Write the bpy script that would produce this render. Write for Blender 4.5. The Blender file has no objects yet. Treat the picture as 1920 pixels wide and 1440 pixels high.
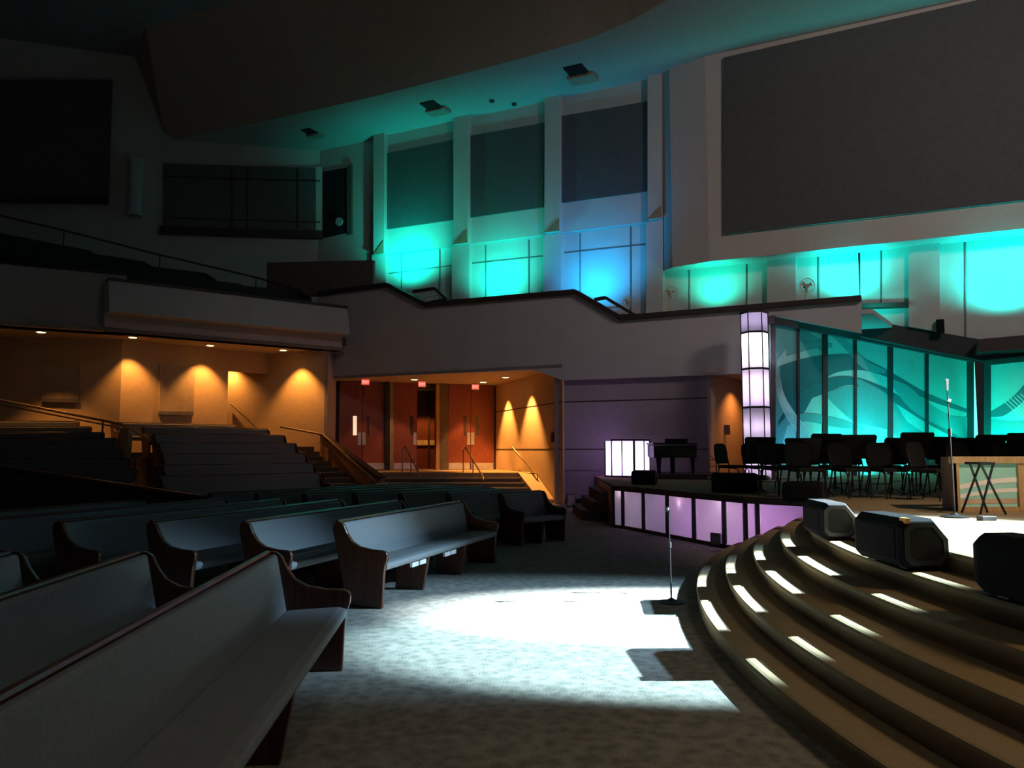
import bpy, math, random
from mathutils import Vector
random.seed(7)
C = bpy.context.scene.collection
SC = bpy.context.scene

# ------------------------------------------------------------------ camera / world / exposure
F = 1500.0
PITCH = math.atan((843 - 720) / F)
CAM = Vector((0, 0, 1.65))
cam = bpy.data.cameras.new('camera')
cam.sensor_width = 36; cam.lens = 36 * F / 1920; cam.clip_end = 200
co = bpy.data.objects.new('camera', cam); C.objects.link(co)
co.location = CAM; co.rotation_euler = (math.pi / 2 + PITCH, 0, 0)
SC.camera = co
W = bpy.data.worlds.new('world'); SC.world = W; W.use_nodes = True
W.node_tree.nodes['Background'].inputs[0].default_value = (0.95, 0.92, 1.0, 1)
W.node_tree.nodes['Background'].inputs[1].default_value = 0.011
SC.view_settings.view_transform = 'Standard'; SC.view_settings.look = 'None'
SC.view_settings.exposure = 0; SC.view_settings.gamma = 1; SC.view_settings.use_curve_mapping = False
SC.cycles.use_denoising = True
SC.cycles.max_bounces = 6
SC.cycles.sample_clamp_indirect = 3

def light(name, kind, loc, power, color, target=None, size=60, blend=0.3, radius=0.05):
    d = bpy.data.lights.new(name, kind); d.energy = power; d.color = color
    if kind == 'AREA': d.size = radius
    else: d.shadow_soft_size = radius
    if kind == 'SPOT': d.spot_size = math.radians(size); d.spot_blend = blend
    o = bpy.data.objects.new(name, d); C.objects.link(o); o.location = loc
    if target is not None:
        o.rotation_euler = (Vector(target) - Vector(loc)).to_track_quat('-Z', 'Y').to_euler()
    return o
# stage beams hung high over the right of the stage, raking down to the left
light('stage_beam', 'SPOT', (17.2, 8.2, 9.5), 400000, (0.80, 0.95, 1.0), (1.9, 8.35, 0), 10.0, 0.8, 0.05)
light('stage_beam', 'SPOT', (17.2, 7.4, 9.1), 145000, (0.62, 0.92, 1.0), (2.7, 7.15, 0), 13.0, 0.35, 0.05)
light('stage_beam', 'SPOT', (17.8, 8.2, 10.4), 30000, (0.45, 0.75, 1.0), (0.9, 8.1, 0), 16.5, 0.8, 0.1)
# warm lamp on the desk at the right, unseen fill spots added: warm from above, cool from the right
light('desk_lamp', 'SPOT', (9.0, 4.5, 7.5), 2000, (1.0, 0.72, 0.48), (6.4, 10.0, .9), 34, 0.8, 0.15)
light('fill_light', 'SPOT', (7.5, 2.0, 8.0), 850, (1.0, 0.68, 0.34), (4.6, 3.0, 0), 78, 1.0, 0.8)
light('fill_light', 'SPOT', (0.5, 1.0, 12.0), 210, (1.0, 0.78, 0.56), (0.2, 2.5, 0), 56, 1.0, 0.8)
light('fill_light', 'SPOT', (12, 7, 11.5), 2300, (1.0, 0.82, 0.76), (11, 22, 9.5), 80, 1.0, 1.0)
light('fill_light', 'SPOT', (4, 9, 12), 520, (1.0, 0.88, 0.90), (-1, 25, 5.0), 70, 1.0, 1.0)
light('cool_fill', 'SPOT', (9.0, 7.0, 8.0), 190, (0.45, 0.78, 1.0), (-2.5, 5.0, 0.4), 75, 1.0, 0.8)

def ray(px, py):
    u = (px - 960) / F; v = (720 - py) / F
    s, c = math.sin(PITCH), math.cos(PITCH)
    return Vector((u, c - v * s, s + v * c))
def G(px, py, z):                       # point on the level z
    d = ray(px, py); return CAM + d * ((z - CAM.z) / d.z)
def at(px, py, Y):                      # point at depth Y
    d = ray(px, py); return CAM + d * (Y / d.y)
def on(px, py, pl):                     # point on the upright plane Y = a + b x
    d = ray(px, py); return CAM + d * (pl[0] / (d.y - pl[1] * d.x))
def plane2(p, q):
    b = (q[1] - p[1]) / (q[0] - p[0]); return (p[1] - b * p[0], b)

# ------------------------------------------------------------------ materials
MATS = {}
def M(name, col, rough=0.8, metal=0.0, var=0.15, scale=6.0, bump=0.0, emit=None, spec=0.5, bscale=None):
    if name in MATS: return MATS[name]
    m = bpy.data.materials.new(name); m.use_nodes = True; nt = m.node_tree; b = nt.nodes['Principled BSDF']
    b.inputs['Roughness'].default_value = rough; b.inputs['Metallic'].default_value = metal
    b.inputs['Specular IOR Level'].default_value = spec
    tc = nt.nodes.new('ShaderNodeTexCoord'); n = nt.nodes.new('ShaderNodeTexNoise'); n.inputs['Scale'].default_value = scale
    n.inputs['Detail'].default_value = 4
    nt.links.new(tc.outputs['Object'], n.inputs['Vector'])
    r = nt.nodes.new('ShaderNodeValToRGB'); nt.links.new(n.outputs['Fac'], r.inputs[0])
    r.color_ramp.elements[0].position = 0.3; r.color_ramp.elements[1].position = 0.7
    r.color_ramp.elements[0].color = [c * (1 - var) for c in col] + [1]
    r.color_ramp.elements[1].color = [min(1, c * (1 + var)) for c in col] + [1]
    nt.links.new(r.outputs[0], b.inputs['Base Color'])
    if bump:
        n2 = nt.nodes.new('ShaderNodeTexNoise'); n2.inputs['Scale'].default_value = bscale or scale * 8
        nt.links.new(tc.outputs['Object'], n2.inputs['Vector'])
        bp = nt.nodes.new('ShaderNodeBump'); bp.inputs['Strength'].default_value = bump; bp.inputs['Distance'].default_value = 0.01
        nt.links.new(n2.outputs['Fac'], bp.inputs['Height']); nt.links.new(bp.outputs[0], b.inputs['Normal'])
    if emit:
        b.inputs['Emission Color'].default_value = list(emit[0]) + [1]; b.inputs['Emission Strength'].default_value = emit[1]
    MATS[name] = m; return m
def carpet(name, c1, c2, c3, s):
    m = bpy.data.materials.new(name); m.use_nodes = True; nt = m.node_tree; b = nt.nodes['Principled BSDF']
    b.inputs['Roughness'].default_value = 0.97; b.inputs['Specular IOR Level'].default_value = 0.1
    tc = nt.nodes.new('ShaderNodeTexCoord'); v = nt.nodes.new('ShaderNodeTexVoronoi'); v.inputs['Scale'].default_value = s
    v.feature = 'SMOOTH_F1'; nt.links.new(tc.outputs['Object'], v.inputs['Vector'])
    r = nt.nodes.new('ShaderNodeValToRGB'); nt.links.new(v.outputs['Distance'], r.inputs[0])
    e = r.color_ramp.elements; e[0].position = 0.1; e[0].color = (*c1, 1); e[1].position = 0.75; e[1].color = (*c2, 1)
    n = nt.nodes.new('ShaderNodeTexNoise'); n.inputs['Scale'].default_value = s * 6; n.inputs['Detail'].default_value = 3
    nt.links.new(tc.outputs['Object'], n.inputs['Vector'])
    mx = nt.nodes.new('ShaderNodeMix'); mx.data_type = 'RGBA'; mx.inputs[7].default_value = (*c3, 1)
    rr = nt.nodes.new('ShaderNodeMapRange'); rr.inputs[1].default_value = 0.45; rr.inputs[2].default_value = 0.75
    rr.inputs[4].default_value = 0.8
    nt.links.new(n.outputs['Fac'], rr.inputs[0]); nt.links.new(rr.outputs[0], mx.inputs[0]); nt.links.new(r.outputs[0], mx.inputs[6])
    nt.links.new(mx.outputs[2], b.inputs['Base Color'])
    bp = nt.nodes.new('ShaderNodeBump'); bp.inputs['Strength'].default_value = 0.4; bp.inputs['Distance'].default_value = 0.01
    nt.links.new(n.outputs['Fac'], bp.inputs['Height']); nt.links.new(bp.outputs[0], b.inputs['Normal'])
    MATS[name] = m; return m
def wood(name, c1, c2, rough, s=3.0):
    m = bpy.data.materials.new(name); m.use_nodes = True; nt = m.node_tree; b = nt.nodes['Principled BSDF']
    b.inputs['Roughness'].default_value = rough
    tc = nt.nodes.new('ShaderNodeTexCoord'); mp = nt.nodes.new('ShaderNodeMapping'); mp.inputs['Scale'].default_value = (8, 8, 1)
    nt.links.new(tc.outputs['Object'], mp.inputs[0])
    n = nt.nodes.new('ShaderNodeTexNoise'); n.inputs['Scale'].default_value = s; n.inputs['Detail'].default_value = 6; n.inputs['Distortion'].default_value = 1.2
    nt.links.new(mp.outputs[0], n.inputs['Vector'])
    r = nt.nodes.new('ShaderNodeValToRGB'); nt.links.new(n.outputs['Fac'], r.inputs[0])
    e = r.color_ramp.elements; e[0].position = 0.35; e[0].color = (*c1, 1); e[1].position = 0.65; e[1].color = (*c2, 1)
    nt.links.new(r.outputs[0], b.inputs['Base Color']); MATS[name] = m; return m
def frosted(name, col, trans=0.75):
    m = bpy.data.materials.new(name); m.use_nodes = True; nt = m.node_tree
    for n in list(nt.nodes):
        if n.type != 'OUTPUT_MATERIAL': nt.nodes.remove(n)
    out = [n for n in nt.nodes if n.type == 'OUTPUT_MATERIAL'][0]
    t = nt.nodes.new('ShaderNodeBsdfTranslucent'); d = nt.nodes.new('ShaderNodeBsdfDiffuse'); mx = nt.nodes.new('ShaderNodeMixShader')
    tc = nt.nodes.new('ShaderNodeTexCoord'); n = nt.nodes.new('ShaderNodeTexNoise'); n.inputs['Scale'].default_value = 3
    nt.links.new(tc.outputs['Object'], n.inputs['Vector'])
    r = nt.nodes.new('ShaderNodeValToRGB'); nt.links.new(n.outputs['Fac'], r.inputs[0])
    r.color_ramp.elements[0].color = [c * .9 for c in col] + [1]; r.color_ramp.elements[1].color = [*col, 1]
    nt.links.new(r.outputs[0], t.inputs[0]); nt.links.new(r.outputs[0], d.inputs[0])
    mx.inputs[0].default_value = trans
    nt.links.new(d.outputs[0], mx.inputs[1]); nt.links.new(t.outputs[0], mx.inputs[2]); nt.links.new(mx.outputs[0], out.inputs[0])
    MATS[name] = m; return m

wall_m = M('wall_paint', (0.50, 0.48, 0.47), 0.85, var=0.05, scale=1.5)
lower_m = M('lower_wall_paint', (0.42, 0.36, 0.38), 0.85, var=0.05)
dark_wall_m = M('bulkhead_paint', (0.42, 0.33, 0.28), 0.9, var=0.05); high_m = M('high_ceiling_paint', (0.24, 0.23, 0.26), 0.9)
ceil_m = M('ceiling_paint', (0.42, 0.42, 0.43), 0.9, var=0.04)
tan_m = M('tan_wall_paint', (0.60, 0.43, 0.27), 0.85, var=0.06)
acou_m = M('acoustic_fabric', (0.085, 0.085, 0.09), 0.95, var=0.08, bump=0.2)
acou2_m = M('tan_acoustic_fabric', (0.42, 0.32, 0.22), 0.95, var=0.08)
cap_m = M('dark_cap', (0.035, 0.022, 0.02), 0.6)
black_m = M('black_metal', (0.012, 0.012, 0.015), 0.5, spec=0.3)
blackp_m = M('black_plastic', (0.008, 0.008, 0.010), 0.85, spec=0.12, bump=0.2, scale=20)
chairf_m = M('black_fabric', (0.007, 0.007, 0.008), 0.9)
micb_m = M('stand_black', (0.004, 0.004, 0.006), 0.55, spec=0.15)
chrome_m = M('steel', (0.55, 0.55, 0.57), 0.35, 1.0)
rail_m = M('bronze_rail', (0.30, 0.22, 0.14), 0.35, 0.7)
floor_m = carpet('floor_carpet', (0.17, 0.165, 0.15), (0.32, 0.31, 0.28), (0.11, 0.11, 0.10), 13)
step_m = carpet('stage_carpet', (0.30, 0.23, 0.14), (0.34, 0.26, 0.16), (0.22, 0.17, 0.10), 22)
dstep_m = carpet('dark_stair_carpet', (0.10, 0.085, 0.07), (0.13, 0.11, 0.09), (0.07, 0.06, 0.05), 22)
fabric_m = M('pew_fabric', (0.19, 0.205, 0.22), 0.95, var=0.08, scale=40, bump=0.25)
pewwood_m = wood('pew_wood', (0.055, 0.018, 0.010), (0.10, 0.035, 0.018), 0.3)
door_m = wood('door_wood', (0.17, 0.042, 0.028), (0.24, 0.065, 0.038), 0.45)
desk_m = wood('light_wood', (0.42, 0.26, 0.13), (0.55, 0.36, 0.19), 0.45)
white_m = M('white_card', (0.75, 0.75, 0.75), 0.7)

# ------------------------------------------------------------------ mesh helpers
class MB:
    def __init__(s): s.v = []; s.f = []; s.mi = []; s.cur = 0; s.smooth = False
    def add(s, vs, fs):
        n = len(s.v); s.v += [tuple(p) for p in vs]; s.f += [tuple(n + i for i in f) for f in fs]; s.mi += [s.cur] * len(fs); return s
    def hexa(s, b, t):                   # two matching loops of n points
        n = len(b); s.add(list(b) + list(t), [tuple(range(n - 1, -1, -1)), tuple(range(n, 2 * n))] + [(i, (i + 1) % n, n + (i + 1) % n, n + i) for i in range(n)]); return s
    def box(s, c, d, rz=0):
        cx, cy, cz = c; hx, hy, hz = d[0] / 2, d[1] / 2, d[2] / 2; ca, sa = math.cos(rz), math.sin(rz)
        q = [(cx + x * ca - y * sa, cy + x * sa + y * ca) for x, y in ((-hx, -hy), (hx, -hy), (hx, hy), (-hx, hy))]
        return s.hexa([(x, y, cz - hz) for x, y in q], [(x, y, cz + hz) for x, y in q])
    def bb(s, x0, x1, y0, y1, z0, z1): return s.box(((x0 + x1) / 2, (y0 + y1) / 2, (z0 + z1) / 2), (x1 - x0, y1 - y0, z1 - z0))
    def prism(s, poly, z0, z1): return s.hexa([(p[0], p[1], z0) for p in poly], [(p[0], p[1], z1) for p in poly])
    def slab(s, pts, off):               # polygon of 3D points pushed along off
        off = Vector(off); pts = [Vector(p) for p in pts]; return s.hexa(pts, [p + off for p in pts])
    def beam(s, p, q, w, h):             # rectangular bar between two points, w sideways, h up
        p = Vector(p); q = Vector(q); d = (q - p).normalized(); up = Vector((0, 0, 1))
        if abs(d.z) > 0.98: up = Vector((0, 1, 0))
        sd = d.cross(up).normalized(); u = sd.cross(d).normalized()
        o = [sd * (w / 2) + u * (h / 2), -sd * (w / 2) + u * (h / 2), -sd * (w / 2) - u * (h / 2), sd * (w / 2) - u * (h / 2)]
        return s.hexa([p + x for x in o], [q + x for x in o])
    def tube(s, path, r, n=8):
        path = [Vector(p) for p in path]; rings = []
        for i, p in enumerate(path):
            d = (path[min(i + 1, len(path) - 1)] - path[max(i - 1, 0)]).normalized()
            a = Vector((0, 0, 1)) if abs(d.z) < 0.9 else Vector((1, 0, 0))
            x = d.cross(a).normalized(); y = x.cross(d)
            rr = r[i] if isinstance(r, (list, tuple)) else r
            rings.append([p + x * (rr * math.cos(2 * math.pi * k / n)) + y * (rr * math.sin(2 * math.pi * k / n)) for k in range(n)])
        vs = [q for g in rings for q in g]; fs = []
        for i in range(len(rings) - 1):
            for k in range(n): fs.append((i * n + k, i * n + (k + 1) % n, (i + 1) * n + (k + 1) % n, (i + 1) * n + k))
        fs.append(tuple(range(n - 1, -1, -1))); fs.append(tuple((len(rings) - 1) * n + k for k in range(n)))
        return s.add(vs, fs)
    def lathe(s, c, prof, n=20):
        vs = [(c[0] + r * math.cos(2 * math.pi * k / n), c[1] + r * math.sin(2 * math.pi * k / n), c[2] + z) for r, z in prof for k in range(n)]
        fs = [(i * n + k, i * n + (k + 1) % n, (i + 1) * n + (k + 1) % n, (i + 1) * n + k) for i in range(len(prof) - 1) for k in range(n)]
        fs.append(tuple(range(n - 1, -1, -1))); fs.append(tuple((len(prof) - 1) * n + k for k in range(n)))
        return s.add(vs, fs)
    def build(s, name, mat, parent=None, bevel=0, local=None, smooth=False, segs=2):
        me = bpy.data.meshes.new(name)
        me.from_pydata(s.v, [], s.f)
        for m in (mat if isinstance(mat, (list, tuple)) else [mat]): me.materials.append(m)
        for p, k in zip(me.polygons, s.mi): p.material_index = k
        if smooth:
            for p in me.polygons: p.use_smooth = True
        o = bpy.data.objects.new(name, me); C.objects.link(o)
        import bmesh
        bm = bmesh.new(); bm.from_mesh(me); bmesh.ops.recalc_face_normals(bm, faces=bm.faces); bm.to_mesh(me); bm.free()
        if bevel:
            b = o.modifiers.new('bevel', 'BEVEL'); b.width = bevel; b.segments = segs; b.limit_method = 'ANGLE'
        if parent is not None:
            o.parent = parent
            if not local: o.matrix_parent_inverse = mat_of(parent).inverted()
        return o
def mat_of(o):
    from mathutils import Matrix
    return Matrix.Translation(o.location) @ o.rotation_euler.to_matrix().to_4x4()
def tag(o, label, cat, group=None, kind=None):
    o['label'] = label
    if cat: o['category'] = cat
    if group: o['group'] = group
    if kind: o['kind'] = kind
    return o
def struct(o, label=None):
    o['kind'] = 'structure'
    if label: o['label'] = label
    return o
def thing(name, label, cat, loc=(0, 0, 0), rz=0, group=None, kind=None):
    o = bpy.data.objects.new(name, None); C.objects.link(o); o.location = loc; o.rotation_euler = (0, 0, rz)
    o.empty_display_size = 0.1
    return tag(o, label, cat, group, kind)
def copy_thing(src, loc, rz, label):
    r = src.copy(); C.objects.link(r); r.location = loc; r.rotation_euler = (0, 0, rz); r['label'] = label
    for ch in list(src.children):
        c = ch.copy(); C.objects.link(c); c.parent = r
        for g in ch.children:
            d = g.copy(); C.objects.link(d); d.parent = c
    return r
def away(pl, t):                         # offset of length t, level, away from the camera
    n = Vector((-pl[1], 1, 0)).normalized(); return n * t
def pwall(name, pl, pts, th, mat, label=None, parent=None, shift=0, st=True):
    P = [on(x, y, pl) + away(pl, shift) for x, y in pts]
    o = MB().slab(P, away(pl, th)).build(name, mat, parent)
    if parent is None and st: struct(o, label)
    return o

PC = (25.0, -0.5)       # balcony side parapet
PL = (25.25, -0.5)      # lower wall beneath it
WT = (28.4, -0.5)       # tall wall behind the side balcony
WB = (27.4, -0.5)       # face of the hanging bulkhead
RISE = 0.148; ST = RISE * 6
ZC = on(700, 262, WT).z
ZS = 5.03               # underside of the rear balcony
ZD = 4.14               # soffit over the doors
LEFTF = (plane2(at(195, 620, 22.7), at(640, 655, 27.3)))

# ------------------------------------------------------------------ floor, stage, steps
struct(MB().bb(-24, 26, -6, 36, -0.2, 0).build('floor', floor_m), 'patterned grey carpeted auditorium floor')
SCN = (16.7, 5.7)
def arc(R, a): a = math.radians(a); return (SCN[0] - R * math.cos(a), SCN[1] + R * math.sin(a))
TREAD = 0.32
RK = [15 - TREAD * k for k in range(6)]          # edges of treads 1..5 and of the stage
prof = [(15.02, 0.0)]
for k in range(6):
    z = RISE * (k + 1); R = RK[k]
    if k: prof.append((R + 0.0, z - RISE))
    prof += [(R - 0.0, z - 0.055), (R + 0.022, z - 0.045), (R + 0.028, z - 0.022), (R + 0.018, z - 0.005), (R - 0.005, z)]
prof += [(13.1, ST), (13.1, 0.0)]
angs = [30 - i for i in range(0, 92)]
vs = []; fs = []; n = len(prof)
for a in angs:
    for R, z in prof: vs.append((*arc(R, a), z))
for i in range(len(angs) - 1):
    for j in range(n): fs.append((i * n + j, i * n + (j + 1) % n, (i + 1) * n + (j + 1) % n, (i + 1) * n + j))
fs.append(tuple(range(n))); fs.append(tuple((len(angs) - 1) * n + j for j in range(n)))
struct(MB().add(vs, fs).build('trim_stage_steps', step_m), 'curved tan carpeted steps up to the stage')

fac_px = [(1150, 989), (1168, 991), (1207, 998), (1252, 1007), (1302, 1017), (1359, 1027.5), (1396, 1031)]
FP = [G(x, y, 0) for x, y in fac_px]
FP[-1] = Vector((3.80, 13.15, 0))
F7 = Vector((*arc(13.75, 28.6), 0)); F8 = Vector((*arc(13.4, 28.3), 0))
stage_poly = [(p.x, p.y) for p in FP] + [(F8.x, F8.y)]
stage_poly += [arc(13.1, a) for a in range(28, -63, -3)] + [(26, -6), (26, 36), (16.5, 36), (10, 24.0)] + [(2.45, 23.9)]
struct(MB().prism(stage_poly, ST - 0.05, ST - 0.001).build('floor_stage', step_m), 'tan carpeted stage deck')
# glowing platform front
fc = thing('platform_front', 'row of frosted panels glowing violet along the low platform front', 'light panels', (FP[3].x, FP[3].y, 0))
frost_m = frosted('frosted_acrylic', (0.92, 0.86, 0.95))
pts = FP + [F7]
mid = FP[-1] + (F7 - FP[-1]) * 0.18
pts = FP + [mid, F7]
for i in range(len(pts) - 1):
    p, q = pts[i], pts[i + 1]; d = (q - p).normalized(); nrm = Vector((-d.y, d.x, 0))
    if nrm.y < 0: nrm = -nrm
    a = p + d * 0.03 + nrm * 0.03; b = q - d * 0.03 + nrm * 0.03
    base = 0.05
    MB().hexa([a + Vector((0, 0, base)), b + Vector((0, 0, base)), b + nrm * .012 + Vector((0, 0, base)), a + nrm * .012 + Vector((0, 0, base))],
              [a + Vector((0, 0, ST - .1)), b + Vector((0, 0, ST - .1)), b + nrm * .012 + Vector((0, 0, ST - .1)), a + nrm * .012 + Vector((0, 0, ST - .1))]).build('panel', frost_m, fc)
for p in pts:
    MB().box((p.x, p.y + .02, ST / 2 - 0.03), (0.065, 0.065, ST - 0.06)).build('post', black_m, fc)
tr = MB(); br = MB()
for p, q in zip(pts[:-1], pts[1:]):
    tr.beam(p + Vector((0, -.01, ST - .055)), q + Vector((0, -.01, ST - .055)), .08, .108)
    br.beam(p + Vector((0, .01, .03)), q + Vector((0, .01, .03)), .05, .06)
tr.build('top_rail', cap_m, fc); br.build('bottom_rail', cap_m, fc)
# cavity lining behind the panels and the violet lamps in it
inner = [p + Vector((0.55, 0.45, 0)) for p in pts]
lin = MB()
for p, q in zip(inner[:-1], inner[1:]): lin.beam(p + Vector((0, 0, .42)), q + Vector((0, 0, .42)), .02, .8)
struct(lin.build('trim_platform_lining', M('grey_lining', (0.22, 0.22, 0.22), 0.9)))
V1 = (0.68, 0.56, 1.0); V2 = (0.84, 0.74, 1.0); V3 = (1.0, 0.74, 1.0); V4 = (0.66, 0.32, 0.95)
for (px, dx, pw, col, z, back) in [(1160, 0, 22, V2, .74, .12), (1188, 0, 12, V2, .6, .45), (1236, 0, 12, V1, .70, .42), (1268, 0, 13, V3, .66, .10), (1285, 0, 9, V4, .45, .45),
                              (1345, 0, 12, V2, .74, .16), (1328, 0, 8, V3, .4, .45), (1375, 0, 14, V3, .55, .42), (1405, 0, 10, V4, .6, .35), (1450, 0, 20, V4, .5, .4)]:
    for p, q in zip(pts[:-1], pts[1:]):
        a0 = 960 + F * p.x / p.y; a1 = 960 + F * q.x / q.y
        if a0 <= px <= a1:
            t = (px - a0) / (a1 - a0); pp = p + (q - p) * t; d = (q - p).normalized(); nn = Vector((-d.y, d.x, 0))
            if nn.y < 0: nn = -nn
            pp = pp + nn * back
            light('platform_lamp', 'POINT', (pp.x, pp.y, z), pw * 0.6, col, radius=0.05); break
pb = thing('floor_box', 'small grey socket box at the foot of the violet panels', 'electrical box', at(1344, 1020, 13.55))
c = G(1344, 1024, 0) + Vector((-0.03, -0.07, 0))
MB().box((c.x, c.y, .13), (.22, .05, .20), -1.0).build('body', M('box_grey', (.2, .2, .24), .6), pb, bevel=.008)
MB().box((c.x - .02, c.y - .03, .13), (.15, .02, .12), -1.0).build('cover', M('cover_grey', (.32, .32, .38), .5), pb)
# side of the platform and small stair at its left end
struct(MB().prism([(2.12, 17.25), (2.2, 17.25), (2.52, 23.8), (2.44, 23.8)], 0, ST - .06).build('trim_platform_side', cap_m))
s = MB()
for k, (xl, y0, y1) in enumerate([(1.62, 18.6, 21.6), (1.86, 18.3, 21.6), (2.06, 18.0, 21.6)]):
    s.prism([(xl, y0 + .5), (xl + .3, y0), (2.36, y0), (2.36, y1), (xl, y1)], 0 if k == 0 else .22 * k, .22 * (k + 1))
struct(s.build('trim_platform_stair', dstep_m), 'dark carpeted stair at the left end of the platform')
# low riser carrying the piano
struct(MB().prism([(3.75, 20.7), (6.3, 20.0), (6.9, 21.3), (3.95, 22.95)], ST, ST + .13).build('trim_piano_riser', cap_m))

# ------------------------------------------------------------------ side wall with stepped parapet
par = [(600, 551), (648, 545), (728, 535), (800, 572), (1080, 548), (1165, 597), (1615, 560)]
pwall('wall_side', PC, par + [(1615, 624), (1446, 592), (1400, 588), (1400, 700), (1330, 703), (1055, 713), (1000, 693), (600, 711)], 0.2, wall_m, 'plain grey side wall with stepped parapet top')
cap = MB()
P = [on(x, y, PC) + away(PC, .05) for x, y in par]
for p, q in zip(P[:-1], P[1:]): cap.beam(p, q, .42, .14)
struct(cap.build('trim_parapet_cap', cap_m), 'dark cap on the stepped parapet')
pwall('wall_side_lower', PL, [(1040, 700), (1330, 690), (1330, 905), (1040, 955)], .2, lower_m, 'violet lit lower side wall')
lw = on(1055, 900, PL); rw = on(1330, 900, PL)
struct(MB().hexa([on(1055, 900, PL).xy.to_3d(), on(1330, 900, PL).xy.to_3d(), rw.xy.to_3d() + Vector((0, .1, 0)), lw.xy.to_3d() + Vector((0, .1, 0))],
                 [v + Vector((0, 0, 3.9)) for v in (lw.xy.to_3d(), rw.xy.to_3d(), rw.xy.to_3d() + Vector((0, .1, 0)), lw.xy.to_3d() + Vector((0, .1, 0)))]).build('wall_side_back', lower_m))
def groove(name, a, b, z, w=.05):
    return struct(MB().beam((a[0], a[1], z), (b[0], b[1], z), .012, w).build(name, cap_m))
groove('trim_groove', lw, rw, 1.66, .035); groove('trim_groove', lw, rw, 3.10, .035)
struct(MB().beam((lw.x, lw.y - .02, 1.04), (rw.x, rw.y - .02, 1.04), .02, .02).build('trim_groove', lower_m))
struct(MB().beam((lw.x, lw.y - .03, .07), (rw.x, rw.y - .03, .07), .04, .14).build('baseboard_side', cap_m))
# ground level of the tall balcony behind the parapet
bal = [(-6.8, 28.4 - .5), (9.9, 20.3)]
struct(MB().prism([(-6.3, 28.2), (9.3, 20.4), (11, 22.9), (-4.5, 30.6)], 5.15, 5.27).build('floor_side_balcony', wall_m))

# tall wall behind the side balcony
def wt(px): return on(px, 500, WT).xy
wl = on(590, 262, WT).xy.to_3d(); wr = on(1613, 600, WT).xy.to_3d()
struct(MB().slab([wl + Vector((0, 0, 4.4)), wl + Vector((0, 0, ZC + .1)), wr + Vector((0, 0, ZC + .1)), wr + Vector((0, 0, 5.15))], away(WT, .3)).build('wall_rear_tall', wall_m), 'tall pale wall behind the side balcony washed with teal light')
pwall('wall_over_murals', WT, [(1613, 604), (1842, 642), (2100, 620), (2100, 330), (1613, 400)], .3, wall_m, 'teal lit wall above the murals')
pwall('trim_dark_fascia', (WT[0] - .1, WT[1]), [(1613, 598), (1842, 637), (2050, 618), (2050, 652), (1842, 676), (1613, 630)], .5, M('slab_dark', (.035, .03, .035), .8), 'dark sloping band above the murals')
# upper wall layer overhanging the lower panels, ledge line at the foot of it
ledge = [(698, 486), (1215, 418)]
UP = (WT[0] - .16, WT[1])
pwall('trim_upper_wall', UP, [(700, 480), (1240, 413), (1240, 140), (700, 255)], .16, wall_m)
aps = [[(722, 288), (850, 262), (848, 412), (722, 430)], [(878, 255), (1020, 230), (1018, 388), (878, 408)], [(1050, 218), (1213, 190), (1213, 358), (1052, 380)]]
nm = ['left of the three teal bays', 'middle of the three teal bays', 'right of the three teal bays, lit blue below']
for q, t in zip(aps, nm):
    o = pwall('acoustic_panel', (UP[0] - .08, UP[1]), q, .075, acou_m, st=False); tag(o, 'dark grey acoustic wall panel in the ' + t, 'acoustic panel', 'acoustic panels in the teal bays')
# pilasters with brown corbels
for (x0, x1, yt, yl, yb) in [(700, 720, 262, 478, 560), (850, 877, 232, 458, 560), (1021, 1049, 198, 436, 560), (1214, 1240, 165, 411, 600)]:
    pl2 = (UP[0] - .3, UP[1])
    pwall('trim_pilaster', pl2, [(x0, yl), (x1, yl - 3), (x1, yt - 40), (x0, yt - 36)], .3, wall_m, 'pale pilaster between teal lit bays')
    pwall('trim_pilaster_lower', (UP[0] - .1, UP[1]), [(x0 - 3, yb), (x1 + 3, yb), (x1 + 3, yl - 3), (x0 - 3, yl)], .24, wall_m)
    a = on(x0, yl, pl2); b = on(x1, yl - 3, pl2); cpt = on(x1 - 1, yl - 26, pl2)
    d = away(pl2, -0.12)
    cb = MB().slab([a + d * .3, b + d * .3, cpt + d * .3], -d * .3).build('corbel', M('corbel_brown', (.36, .20, .12), .7))
    tag(cb, f'brown triangular corbel on the pale pilaster {["left of the first teal bay","between the first and second teal bays","between the second teal bay and the blue bay","right of the blue bay"][[700,850,1021,1214].index(x0)]}', 'corbel', 'corbels on the pilasters')
# joints in the lower panelling
jm = M('joint_dark', (.12, .13, .13), .8)
J = MB()
def joint(x, y0, y1, w=.045):
    a = on(x, y0, WT) + away(WT, -.01); b = on(x, y1, WT) + away(WT, -.01); J.beam(a, b, w, .02)
def hjoint(x0, y0, x1, y1):
    J.beam(on(x0, y0, WT) + away(WT, -.01), on(x1, y1, WT) + away(WT, -.01), .02, .04)
for x, y0, y1 in [(753, 475, 560), (825, 465, 560), (911, 460, 560), (992, 450, 560), (1088, 438, 590), (1183, 425, 590), (1293, 500, 590), (1400, 488, 590), (1535, 476, 590), (1652, 460, 575), (1810, 440, 640)]: joint(x, y0, y1)
for h in [(728, 513, 846, 498), (884, 494, 1020, 480), (1058, 474, 1213, 458)]: hjoint(*h)
struct(J.build('trim_panel_joints', jm))
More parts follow.
